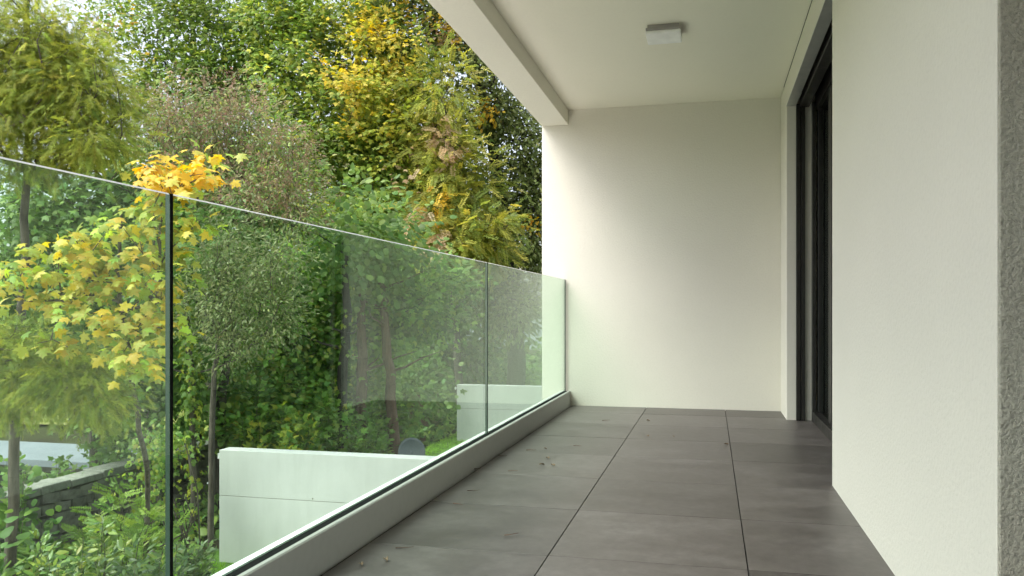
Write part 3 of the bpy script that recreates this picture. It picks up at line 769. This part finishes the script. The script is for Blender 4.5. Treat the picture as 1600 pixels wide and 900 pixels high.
# bare and ivy-wrapped trunks standing in the wood
def bare(name, label, pts, rads, bark, seed, ivy=0, nb=7):
    g = np.random.default_rng(seed)
    tp, tr = smooth_trunk(pts, rads, g=g, wob=.02)
    root = empty(name, tuple(tp[0])); tag(root, label, 'tree')
    v, t = tubes([(tp[i], tp[i+1], tr[i], tr[i+1]) for i in range(len(tp)-1)], 10)
    link('trunk', tri_mesh('trunk', v, t, smooth=True), root, M[bark])
    br = []
    for k in range(nb):
        i = g.integers(len(tp)//2, len(tp)); a = g.uniform(0, 6.28); L = g.uniform(.5, 1.3); q = tp[i]
        for s in range(3):
            e = q + np.array([math.cos(a), math.sin(a), .35])*L/3 + g.normal(size=3)*.05; br.append((q, e, tr[i]*.35*(1-s*.28), tr[i]*.35*(1-(s+1)*.28))); q = e
    if br:
        v, t = tubes(br, 5); link('branches', tri_mesh('branches', v, t), root, M[bark])['kind'] = 'stuff'
    top = np.array(tp[-1]); pts2, out = lobe_points([(top+np.array([0, 0, .4]), (1.1, 1.1, .9), 26)], g)
    pos, tip, nrm, sz = sprig(pts2, out, 34, .25, .13, g); V, Tt, cc = scatter('round', pos, tip, nrm, sz, rnd_col(DEEP, len(pos), g))
    if ivy:
        A = np.array(tp)[g.integers(0, len(tp)-1, ivy)]; nn = norm(g.normal(size=(ivy, 3))*np.array([1, 1, .2])); rr = np.mean(tr)
        p2 = A + nn*(rr+g.uniform(.02, .12, (ivy, 1))) + np.array([0, 0, 1])*g.uniform(-.3, .3, (ivy, 1))
        a, b_, c_ = scatter('maple_mid', p2, norm(nn*.4+np.array([0, 0, -1])+g.normal(size=(ivy, 3))*.3), nn, g.uniform(.06, .11, ivy), rnd_col(GREEN+LIME[:1], ivy, g))
        Tt = np.concatenate([Tt, b_+len(V)]); V = np.concatenate([V, a]); cc = np.concatenate([cc, c_])
    o = link('crown', tri_mesh('crown', V, Tt, cc), root, M['leaf']); o['kind'] = 'stuff'
bare('pine_tree', 'reddish leaning pine trunk behind the middle pane', [ground_at(622, 15.3), P(612, 620, 15.3), P(603, 540, 15.3), P(594, 420, 15.3)], [.11, .10, .085, .06], 'bark_red', 41)
bare('pine_tree', 'dark red pine trunk left of the leaning pine', [ground_at(563, 15.2), P(565, 620, 15.2), P(566, 540, 15.2), P(562, 420, 15.2)], [.12, .105, .09, .06], 'bark_red', 42)
bare('slender_tree', 'thin dark straight trunk right of the black glass joint', [ground_at(312, 15.5), P(313, 600, 15.5), P(312, 480, 15.5), P(310, 380, 15.5)], [.07, .065, .06, .04], 'bark_dark', 43)
bare('ivy_tree', 'ivy covered trunk left of the concrete wall', [ground_at(300, 12), P(302, 660, 12), P(298, 560, 12), P(290, 450, 12)], [.06, .055, .05, .03], 'bark', 44, 500)
bare('twin_stem_tree', 'pair of dark mossy stems above the near concrete wall', [ground_at(532, 13.9), P(534, 620, 13.9), P(542, 520, 13.9), P(540, 400, 13.9)], [.10, .09, .08, .05], 'bark_dark', 45, 160)
bare('slender_tree', 'thin brown trunk behind the flat roofed shed', [ground_at(232, 17), P(230, 640, 17), P(226, 520, 17), P(222, 420, 17)], [.09, .085, .08, .05], 'bark', 46)
bare('broken_tree', 'dead reddish stump between the dish and far concrete wall', [ground_at(655, 21), P(654, 660, 21), P(652, 640, 21), P(650, 618, 21)], [.26, .25, .22, .1], 'bark_red', 47, nb=0)

# ------------------------------------------------------------------ near maple with big yellow leaves
g = np.random.default_rng(51)
mp_root = empty('yellow_maple', tuple(ground_at(232, 9.6)))
tag(mp_root, 'near maple with large bright yellow leaves behind the left pane', 'tree')
DM = 6.6
yl = [lobe(262, 262, DM+.1, 26, 10, .16, 6), lobe(310, 272, DM+.1, 30, 14, .16, 8), lobe(275, 295, DM, 34, 12, .16, 8), lobe(330, 245, DM+.1, 12, 8, .08, 2), lobe(240, 325, DM, 34, 14, .2, 7), lobe(295, 345, DM, 20, 20, .14, 5), lobe(215, 355, DM, 46, 14, .22, 8),
      lobe(120, 372, DM-.1, 40, 12, .2, 8), lobe(75, 395, DM, 26, 9, .14, 3), lobe(150, 400, DM, 40, 12, .2, 8), lobe(225, 395, DM, 44, 14, .2, 9), lobe(90, 428, DM, 50, 14, .22, 8), lobe(170, 440, DM, 50, 14, .25, 9), lobe(250, 440, DM, 30, 18, .2, 6),
      lobe(15, 430, DM-.2, 26, 12, .18, 5), lobe(30, 470, DM-.1, 26, 8, .14, 3), lobe(110, 468, DM, 44, 10, .2, 6), lobe(235, 480, DM, 34, 14, .2, 6), lobe(165, 490, DM-.1, 30, 12, .18, 6), lobe(180, 520, DM-.1, 26, 12, .16, 6), lobe(198, 550, DM-.2, 30, 14, .16, 8), lobe(212, 572, DM-.2, 20, 8, .1, 4),
      lobe(68, 532, DM, 18, 8, .1, 3), lobe(110, 545, DM, 12, 5, .08, 2), lobe(258, 512, DM, 22, 10, .12, 4), lobe(200, 430, DM+.5, 110, 80, .3, 12)]
pts, out = lobe_points(yl, g)
tp, tr = smooth_trunk([ground_at(232, 9.6), P(230, 760, 9.4), P(215, 640, 8.2), P(190, 520, 7.3), P(185, 420, 7.1), P(190, 330, 7.0)], [.034, .030, .027, .023, .018, .010], g=g)
ct, cb = skeleton(tp, tr, pts, g, .0028)
v, t = tubes(ct, 9); link('trunk', tri_mesh('trunk', v, t, smooth=True), mp_root, M['bark'])
v, t = tubes(cb, 5); link('branches', tri_mesh('branches', v, t, smooth=True), mp_root, M['bark'])['kind'] = 'stuff'
pos, tip, nrm, sz = sprig(pts, out, 8, .11, .092, g, droop=.7, up=.8, flat=.4, jit=.5)
col = rnd_col(YELLOW+[(.62, .47, .09, 3)], len(pos), g, .1)
lowgreen = g.uniform(size=len(pos)) < .40
col[lowgreen] = rnd_col([(.19, .26, .045, 2), (.13, .21, .04, 2), (.28, .30, .05, 2)], int(lowgreen.sum()), g, .1)
hot = np.linalg.norm((pos-P(288, 272, DM))/np.array([.36, .5, .19]), axis=1) < 1
col[hot] = rnd_col(YELLOW[:2]+ORANGE[:2], int(hot.sum()), g, .10)
back = pos[:, 1]*CA - pos[:, 0]*SA > DM+.22
col[back] = rnd_col([(.17, .23, .045, 2), (.12, .19, .04, 2), (.30, .28, .05, 1)], int(back.sum()), g, .1)
depth = -pos[:, 0]*SA + pos[:, 1]*CA
big = np.argsort(depth/sz)[:300]
isbig = np.zeros(len(pos), bool); isbig[big] = True
V, Tt, cc = scatter('maple', pos[~isbig], tip[~isbig], nrm[~isbig], sz[~isbig], col[~isbig])
o = link('crown', tri_mesh('crown', V, Tt, cc), mp_root, M['leaf']); o['kind'] = 'stuff'
# the 300 leaves that show largest are single blades on six shared meshes
keys = np.array([(.72, .58, .08), (.76, .65, .16), (.62, .58, .12), (.72, .52, .06), (.42, .47, .10), (.27, .37, .08)])
sv, st = SHAPES['maple']
blades = []
for kc in keys:
    vv = sv.copy(); vv[:, 2] += rng.normal(size=len(vv))*.02
    kk = np.repeat(kc[None], len(vv), 0); kk[0] = kc*np.array([.86, .98, .9]); kk[1:] *= 1+rng.normal(size=(len(vv)-1, 1))*.07; kk[2::4] *= np.array([.86, .70, .6])
    blades.append(tri_mesh('leaf', vv, st, np.clip(kk, .01, .85))); blades[-1].materials.append(M['leaf'])
F = frames(tip, nrm)
for i in np.nonzero(isbig)[0]:
    k = int(np.argmin(np.linalg.norm(keys-col[i], axis=1)))
    o = link('leaf', blades[k], mp_root)
    m = Matrix([list(F[i][r]*sz[i])+[pos[i][r]] for r in range(3)]+[[0, 0, 0, 1]])
    o.matrix_basis = m

# ------------------------------------------------------------------ shrubs and ivy low on the left
def shrub(name, label, px, py_top, d, w, leaf, size, pal, seed, stems=9, each=60, mat='leaf_gloss', lean=0):
    g = np.random.default_rng(seed)
    b0 = ground_at(px, d); top = P(px, py_top, d)[2]
    root = empty(name, tuple(b0)); tag(root, label, 'shrub', None)
    ch, L = [], []
    for s in range(stems):
        a = g.uniform(0, 6.28); r = w*math.sqrt(g.uniform(.02, 1)); h = (top-b0[2])*g.uniform(.62, 1.0)*(1-.25*(r/w))
        e = b0 + np.array([math.cos(a)*r, math.sin(a)*r*.8, h]); p0 = b0 + np.array([math.cos(a), math.sin(a), 0])*r*.25
        q = p0
        for k in range(1, 6):
            f = k/5; n_ = p0*(1-f)+e*f + np.array([0, 0, 0]) + g.normal(size=3)*.02; ch.append((q, n_, .012*(1-f*.8), .012*(1-min(1, f+.1)*.8))); q = n_
        f = g.uniform(.15, 1, each)[:, None]**.8
        base = p0*(1-f)+e*f; ang = g.uniform(0, 6.28, each)
        o_ = np.stack([np.cos(ang), np.sin(ang), g.uniform(.1, .9, each)], 1)
        L.append((base+o_*g.uniform(.01, .13, (each, 1)), norm(o_)))
    v, t = tubes(ch, 5); link('stems', tri_mesh('stems', v, t), root, M['bark'])['kind'] = 'stuff'
    pos = np.concatenate([a for a, _ in L]); o_ = np.concatenate([b for _, b in L]); n = len(pos)
    nr = norm(np.array([0, 0, .9])+g.normal(size=(n, 3))*.35+np.array([.3, -.4, 0]))
    V, Tt, cc = scatter(leaf, pos, norm(o_+g.normal(size=(n, 3))*.25), nr, size*g.uniform(.7, 1.25, n), rnd_col(pal, n, g, .15))
    o = link('foliage', tri_mesh('foliage', V, Tt, cc), root, M[mat]); o['kind'] = 'stuff'
LAUREL = [(.065, .108, .024, 3), (.05, .088, .022, 3), (.11, .145, .032, 2), (.036, .068, .02, 3)]
BLUEG = [(.045, .078, .030, 3), (.068, .10, .043, 2), (.032, .058, .024, 3)]
DARKS = [(.04, .075, .028, 3), (.055, .10, .03, 3)]
shrub('laurel_shrub', 'slim upright laurel beside the cypress trunk', 66, 762, 8.0, .22, 'lance', .10, LAUREL, 61, 6, 70)
shrub('laurel_shrub', 'bright yellow green laurel low at the bottom left', 105, 815, 7.4, .36, 'lance', .10, LAUREL+[(.15, .18, .035, 2)], 62, 11, 60)
shrub('laurel_shrub', 'tallest laurel sprig in front of the stone wall', 156, 765, 8.2, .26, 'lance', .11, LAUREL, 63, 7, 70)
shrub('laurel_shrub', 'broad laurel at the bottom under the maple', 190, 825, 7.6, .45, 'lance', .10, LAUREL+BLUEG, 64, 14, 60)
shrub('laurel_shrub', 'grey green laurel left of the black glass joint', 235, 815, 7.9, .36, 'lance', .09, BLUEG, 65, 12, 64)
shrub('laurel_shrub', 'leafy bush between the black joint and concrete wall', 303, 815, 8.6, .20, 'lance', .09, BLUEG+LAUREL[:1], 66, 13, 64)
shrub('laurel_shrub', 'low bush at the bottom left corner', 20, 870, 7.0, .4, 'round', .09, DARKS+LAUREL[:2], 67, 10, 50)
shrub('fern_shrub', 'arching yellow green shrub over the stone wall', 205, 745, 9.3, .65, 'fern', .20, GREEN[:3], 68, 14, 26, 'leaf')
shrub('hazel_sapling', 'broad leaved sapling across the cypress trunk', 12, 770, 7.3, .30, 'round', .12, DEEP, 69, 6, 26, 'leaf')
shrub('hazel_sapling', 'broad leaved sapling in front of the flat shed roof', 198, 645, 13.3, .8, 'maple_mid', .13, DEEP+FRESH[:2], 70, 14, 40, 'leaf')
shrub('rough_bush', 'dark bush behind the grey dish', 622, 655, 20.5, .8, 'round', .12, DEEP, 71, 18, 70, 'leaf')
shrub('rough_bush', 'leafy bush just left of far concrete wall', 664, 625, 23.0, .55, 'lance', .13, DEEP+GREYG, 72, 18, 80, 'leaf')
shrub('rough_bush', 'green bush behind the middle of the near concrete wall', 560, 610, 14.5, .8, 'maple_mid', .12, FRESH, 73, 18, 70, 'leaf')
shrub('rough_bush', 'yellowish bush behind the left end of the near concrete wall', 430, 600, 12.8, .75, 'maple_mid', .115, FRESH+LIME, 74, 20, 70, 'leaf')
shrub('rough_bush', 'bush behind the near wall left of the dish', 610, 640, 15.5, .6, 'round', .10, FRESH+GREYG, 75, 14, 60, 'leaf')
shrub('rough_bush', 'fresh green bush right of the leaning trunk', 385, 560, 13.2, .6, 'round', .10, FRESH+DEEP, 76, 18, 70, 'leaf')
shrub('rough_bush', 'tall light green bush over the middle of near concrete wall', 500, 575, 13.6, .7, 'maple_mid', .11, FRESH, 77, 20, 70, 'leaf')
shrub('hazel_sapling', 'low leafy sapling under the flat shed roof', 92, 672, 12.7, .7, 'maple_mid', .12, DEEP, 78, 14, 50, 'leaf')
shrub('hazel_sapling', 'leafy sapling at the left edge above the corner bush', 8, 690, 9.0, .5, 'round', .10, DEEP+DARKS, 79, 9, 44, 'leaf')
# ivy curtain
g = np.random.default_rng(80)
iv = empty('ivy_curtain', tuple(ground_at(270, 10.2))); tag(iv, 'curtain of small yellow green ivy behind the black glass joint', 'ivy')
pts, out = lobe_points([lobe(240, 720, 9.8, 40, 36, .3, 26), lobe(280, 730, 10.0, 36, 46, .3, 32), lobe(225, 780, 9.6, 40, 40, .3, 26), lobe(292, 795, 9.9, 24, 40, .25, 20), lobe(255, 695, 10.2, 46, 26, .3, 18), lobe(170, 770, 9.6, 50, 36, .3, 26)], g)
ch = []
for k in range(14):
    a = P(g.uniform(190, 330), 860, 10.2); b_ = pts[g.integers(len(pts))]; m_ = (a+b_)/2+g.normal(size=3)*.1; ch += [(a, m_, .012, .009), (m_, b_, .009, .005)]
v, t = tubes(ch, 5); link('vines', tri_mesh('vines', v, t), iv, M['bark'])['kind'] = 'stuff'
pos, tip, nrm, sz = sprig(pts, out, 17, .15, .060, g, droop=1.0, up=.3, jit=.4); nrm = norm(nrm+np.array([.6, -.6, 0]))
ok = (pos[:, 1] > 8.4+.0*pos[:, 0]) & (pos[:, 0] < -6.42)       # the curtain stops short of the concrete wall
pos, tip, nrm, sz = pos[ok], tip[ok], nrm[ok], sz[ok]
V, Tt, cc = scatter('maple_mid', pos, tip, nrm, sz, rnd_col(LIME[3:]+GREEN+DEEP+[(.13, .16, .04, 4)], len(pos), g, .2))
o = link('foliage', tri_mesh('foliage', V, Tt, cc), iv, M['leaf']); o['kind'] = 'stuff'

# grass blades on the lawn terrace
g = np.random.default_rng(90)
n = 26000
gp = np.stack([g.uniform(-6.72, -3.6, n), np.concatenate([g.uniform(7.0, 9.4, n//4), g.uniform(15, 27, n-n//4)]), np.full(n, -2.56)], 1)
V, Tt, cc = scatter('blade', gp, norm(np.array([0, 0, 1.])+g.normal(size=(n, 3))*.25), norm(g.normal(size=(n, 3))*np.array([1, 1, .1])), g.uniform(.05, .11, n), rnd_col([(.13, .25, .035, 3), (.16, .28, .045, 3), (.10, .19, .03, 2)], n, g, .12))
tag(link('grass', tri_mesh('grass', V, Tt, cc), None, M['leaf']), 'short bright grass between the concrete walls', 'grass', None, 'stuff')

# low ground cover on the wood floor
g = np.random.default_rng(91)
n = 22000
gp = np.stack([g.uniform(-15, -6.95, n), g.uniform(6, 30, n), np.zeros(n)], 1)
keep = (gp[:, 0] > -8.7) | (gp[:, 1] > 13.8); gp = gp[keep]; n = len(gp)
hgt = .12 + .38*np.clip(np.sin(gp[:, 0]*1.7+np.cos(gp[:, 1]*1.1)*2), 0, 1)
gp[:, 2] = gz(gp[:, 0], gp[:, 1]) + g.uniform(0, 1, n)*hgt
nr = norm(np.array([.3, -.5, .9])+g.normal(size=(n, 3))*.4)
V, Tt, cc = scatter('round', gp, norm(g.normal(size=(n, 3))+np.array([.2, -.3, 0])), nr, g.uniform(.08, .17, n), rnd_col(DEEP+FRESH, n, g, .15))
tag(link('ground_cover', tri_mesh('ground_cover', V, Tt, cc), None, M['leaf']), 'low leafy ground cover under the trees', 'ground cover', None, 'stuff')

# ================================================================== GARDEN WALLS AND OBJECTS
XE = -6.30
def concrete_wall(y, label, zt):
    root = empty('concrete_wall', (XE, y, -2.6)); tag(root, label, 'wall')
    zj = zt - .60
    w = MB(); w.box(XE, -1.19, y, y+.24, -2.9, zj-.003); w.build('lower_pour', M['concrete'], root, .003)
    w = MB(); w.box(XE, -1.19, y, y+.24, zj+.003, zt); w.build('upper_pour', M['concrete'], root, .004)
    w = MB(); w.box(XE+.004, -1.194, y+.004, y+.236, zj-.004, zj+.004); w.build('pour_joint', M['shed_wall'], root)
    w = MB()
    for hx in (1.35, 3.2): w.tube((XE+hx, y-.0015, zj+.03), (XE+hx, y+.004, zj+.03), .011, n=12)
    w.build('tie_holes', M['shed_wall'], root)
    w = MB(); w.tube((XE-.07, y+.1, zt-.10), (XE+.02, y+.1, zt-.10), .012, n=8); w.tube((XE-.07, y+.1, zt-.135), (XE-.07, y+.1, zt-.065), .017, n=8)
    w.build('pipe_stub', M['white_trim'], root)
dn1, dn2 = 10.72, 20.74
concrete_wall(float(P(343, HOR, dn1)[1]), 'near pale concrete garden wall below the second pane', float(P(343, 703, dn1)[2]))
concrete_wall(float(P(714, HOR, dn2)[1]), 'far pale concrete garden wall next to the end wall', float(P(714, 601, dn2)[2]))

# old stone wall
sw = empty('stone_wall', (-8.85, 9.5, -2.6)); tag(sw, 'old dark dry stone wall with pale capping behind the laurels', 'wall')
zt = -1.62
MB().box(-9.10, -8.88, 6.4, 13.0, -4.4, zt-.12).build('core', M['shed_wall'], sw)
smesh = []
for k in range(8):
    r_ = random.Random(100+k); me = bpy.data.meshes.new('stone'); sx, sy, szz = .10, .13, .075
    v = []
    for z in (-1, 1):
        for x, y in ((-1,-1),(0,-1.15),(1,-1),(1.1,0),(1,1),(0,1.1),(-1,1),(-1,0)):
            v.append((x*sx*r_.uniform(.8, 1.05), y*sy*r_.uniform(.85, 1.05), z*szz*r_.uniform(.82, 1.05)))
    v.append((.0, 0, szz*1.05)); v.append((0, 0, -szz*1.05)); f = [(i, (i+1) % 8, 8+(i+1) % 8, 8+i) for i in range(8)]+[(8+i, 8+(i+1) % 8, 16) for i in range(8)]+[((i+1) % 8, i, 17) for i in range(8)]
    me.from_pydata(v, [], f); me.update(); me.materials.append(M['stone']); smesh.append(me)
cnt = 0
for row in range(11):
    y = 7.0 + random.uniform(0, .15)
    while y < 12.9 and cnt < 290:
        L = random.uniform(.75, 1.5); y += .13*L
        o = link('stone', random.choice(smesh), sw); o.matrix_parent_inverse = Matrix.Translation(-Vector(sw.location))
        o.location = (-8.87+random.uniform(-.03, .025), y, zt-.19-row*.15+random.uniform(-.015, .015)); o.rotation_euler = (random.uniform(-.1, .1), random.uniform(-.1, .1), random.uniform(-.12, .12)); o.scale = (1, L, random.uniform(.85, 1.05)); y += .14*L; cnt += 1
y = 6.6
while y < 12.8:
    L = random.uniform(.35, .7)
    w = MB().box(-9.14, -8.76, y, y+L-.015, zt-.10+random.uniform(-.012, .012), zt+random.uniform(-.015, .015)); w.build('capstone', M['cap'], sw, .015); y += L

# flat-roofed shed of the neighbour
sh = empty('garden_shed', (-12.7, 12.9, -4.0)); tag(sh, 'low shed with pale flat roof beyond the stone wall', 'shed')
MB().box(-15.4, -10.62, 12.32, 13.6, -4.6, -2.04).build('wall', M['shed_wall'], sh)
MB().box(-15.6, -10.4, 12.12, 13.75, -2.03, -1.90).build('roof', M['roof_felt'], sh, .01)
for k in range(3):
    w = MB().box(-12.9+k*.75, -12.25+k*.75, 12.29, 12.318, -4.0, -2.15); dd = w.build('door', M['dark_metal'], sh, .004); MB().box(-12.35+k*.75, -12.31+k*.75, 12.26, 12.288, -3.2, -3.05).build('handle', M['alu'], dd)

# satellite dish behind the near wall
dp = P(643, 707, 14.0)
ds = empty('satellite_dish', (dp[0], dp[1], -2.58)); tag(ds, 'grey round satellite dish behind the near concrete wall', 'satellite dish')
V, Fc = [], []; nr_, na = 6, 28
for i in range(nr_+1):
    for k in range(na):
        a = 2*math.pi*k/na; r_ = .235*i/nr_; V.append((r_*math.cos(a), -.0 + 1.1*r_*r_*-1, r_*math.sin(a)*1.06))
for i in range(nr_):
    for k in range(na): Fc.append((i*na+k, i*na+(k+1) % na, (i+1)*na+(k+1) % na, (i+1)*na+k))
me = bpy.data.meshes.new('reflector'); me.from_pydata(V, [], Fc); me.update()
for p_ in me.polygons: p_.use_smooth = True
o = link('reflector', me, ds, M['dish']); m_ = o.modifiers.new('thick', 'SOLIDIFY'); m_.thickness = .008
o.location = tuple(dp); o.rotation_euler = (R(-18), 0, R(25))
w = MB(); w.tube((dp[0]+.02, dp[1]+.06, -2.62), (dp[0]+.02, dp[1]+.06, dp[2]), .022); w.build('mast', M['alu'], ds, smooth=True)
w = MB(); w.tube((dp[0], dp[1], dp[2]-.2), (dp[0]-.12, dp[1]-.30, dp[2]-.10), .010); w.build('feed_arm', M['alu'], ds)
w = MB(); w.tube((dp[0]-.12, dp[1]-.30, dp[2]-.10), (dp[0]-.09, dp[1]-.22, dp[2]-.05), .025, .03); w.build('receiver', M['dish'], ds)

# pale domed cover on the ground in the wood
cp = P(338, 690, 17.0)
cz = float(gz(cp[0], cp[1]))
V, Fc = [], []; na = 20
gg = random.Random(5)
prof = [(.50, 0), (.48, .30), (.44, .52), (.34, .66), (.18, .73), (.03, .75)]
for r_, z in prof:
    for k in range(na):
        a = 2*math.pi*k/na; q = r_*(1+.06*math.sin(5*a)*(1-z))*gg.uniform(.97, 1.03); V.append((q*math.cos(a)*1.15, q*math.sin(a), z))
for i in range(len(prof)-1):
    for k in range(na): Fc.append((i*na+k, i*na+(k+1) % na, (i+1)*na+(k+1) % na, (i+1)*na+k))
Fc.append(tuple((len(prof)-1)*na+k for k in range(na)))
me = bpy.data.meshes.new('garden_cover'); me.from_pydata(V, [], Fc); me.update()
for p_ in me.polygons: p_.use_smooth = True
o = link('garden_cover', me, None, M['cover']); o.location = (cp[0], cp[1], cz-.02)
tag(o, 'pale domed cover on the ground behind the leaning trunk', 'cover')

# house far behind the wood
hp = P(345, HOR, 44)
hb = empty('house', (hp[0], hp[1], -2.7)); tag(hb, 'far house with terracotta roof glimpsed between the trunks', 'house')
hx, hy = hp[0], hp[1]
MB().box(hx-4, hx+4, hy, hy+6, -4.5, -.9).build('wall', M['house_wall'], hb)
w = MB(); w.v = [(hx-4.4,hy-.4,-.95),(hx+4.4,hy-.4,-.95),(hx+4.4,hy+6.4,-.95),(hx-4.4,hy+6.4,-.95),(hx-4.4,hy+3,.9),(hx+4.4,hy+3,.9)]
w.f = [(0,1,5,4),(2,3,4,5),(0,4,3),(1,2,5),(0,3,2,1)]; w.build('roof', M['house_roof'], hb)
for k in range(3):
    wd = MB().box(hx-3+k*2.4, hx-2+k*2.4, hy-.03, hy-.002, -2.6, -1.4).build('window', M['dark_metal'], hb)

# ------------------------------------------------------------------ dry bits blown onto the tiles
litter = [(730, 768, 0, 'dark twig left of the long joint, third tile row from the front'), (708, 788, 1, 'long reddish twig near the kerb beyond the front left tile'), (618, 858, 0, 'short dark twig on the front left tile near the kerb'), (603, 877, 2, 'pale curled leaf on the front left tile'), (564, 884, 2, 'tiny leaf scrap at the kerb, nearest the viewer'), (788, 838, 1, 'reddish twig in the middle of a left column tile near the front'), (822, 704, 1, 'thin reddish twig beside the kerb, level with the grey dish'), (852, 702, 2, 'small leaf scrap just right of the thin reddish kerb twig'), (864, 728, 2, 'brown leaf scrap, rightmost of the pair left of the long joint'), (779, 713, 0, 'dark twig tucked against the kerb base'), (737, 734, 0, 'dark crumbled twig in the shadow line of the kerb'), (794, 737, 1, 'pale brown twig on the left tiles below the leaf pair'), (896, 697, 1, 'fine twig close to the long joint in the left column'), (1013, 658, 2, 'small dry leaf on the middle tiles nearest the end wall'), (1012, 682, 2, 'largest dry leaf on the middle tile column'), (1053, 683, 2, 'dry leaf right of the largest one on the middle tiles'), (1135, 695, 2, 'reddish leaf on the joint between middle and right columns'), (941, 658, 1, 'faint twig on the left tiles nearest the end wall'), (856, 717, 2, 'leaf scrap behind the brown pair left of the long joint'), (846, 727, 2, 'leaf scrap, leftmost of the brown pair left of the long joint')]
lm_cols = [(0.07, 0.04, 0.028), (0.13, 0.075, 0.052), (0.18, 0.13, 0.085)]
lms = [simple('dry_leaf_%d' % k, c, 0.8) for k, c in enumerate(lm_cols)]
for k, (px, py, kind, lab) in enumerate(litter):
    d = EYE*FPX/(py-HOR); p = P(px, py, d); r_ = random.Random(k)
    a = r_.uniform(-.5, .5); L = r_.uniform(.035, .06) if kind < 2 else r_.uniform(.010, .018)
    if kind < 2:
        w = MB(); q = Vector((0, 0, .003)); pts_ = [q]
        for s in range(3):
            q = q + Vector((math.cos(a), math.sin(a), 0))*L/3 + Vector((0, 0, r_.uniform(-.001, .003))); a += r_.uniform(-.5, .5); pts_.append(q)
        for s in range(3): w.tube(pts_[s], pts_[s+1], .0020-.0004*s, .0017-.0004*s, 6)
        o = w.build('twig', lms[kind]); tag(o, lab, 'twig', 'dry bits on the balcony floor')
    else:
        me = bpy.data.meshes.new('fallen_leaf'); V = [(0, 0, .004)]; na = 7
        for s in range(na): V.append((L*math.cos(6.28*s/na)*r_.uniform(.7, 1.2), L*.55*math.sin(6.28*s/na)*r_.uniform(.7, 1.2), .002+.010*abs(math.sin(6.28*s/na))*r_.uniform(.5, 1.2)))
        me.from_pydata(V, [], [(0, 1+s, 1+(s+1) % na) for s in range(na)]); me.update()
        o = link('fallen_leaf', me, None, lms[kind]); sd_ = o.modifiers.new('thick', 'SOLIDIFY'); sd_.thickness = .0012
        o.rotation_euler = (0, 0, a*3); tag(o, lab, 'leaf', 'dry bits on the balcony floor')
    o.location = (p[0], p[1], .001)
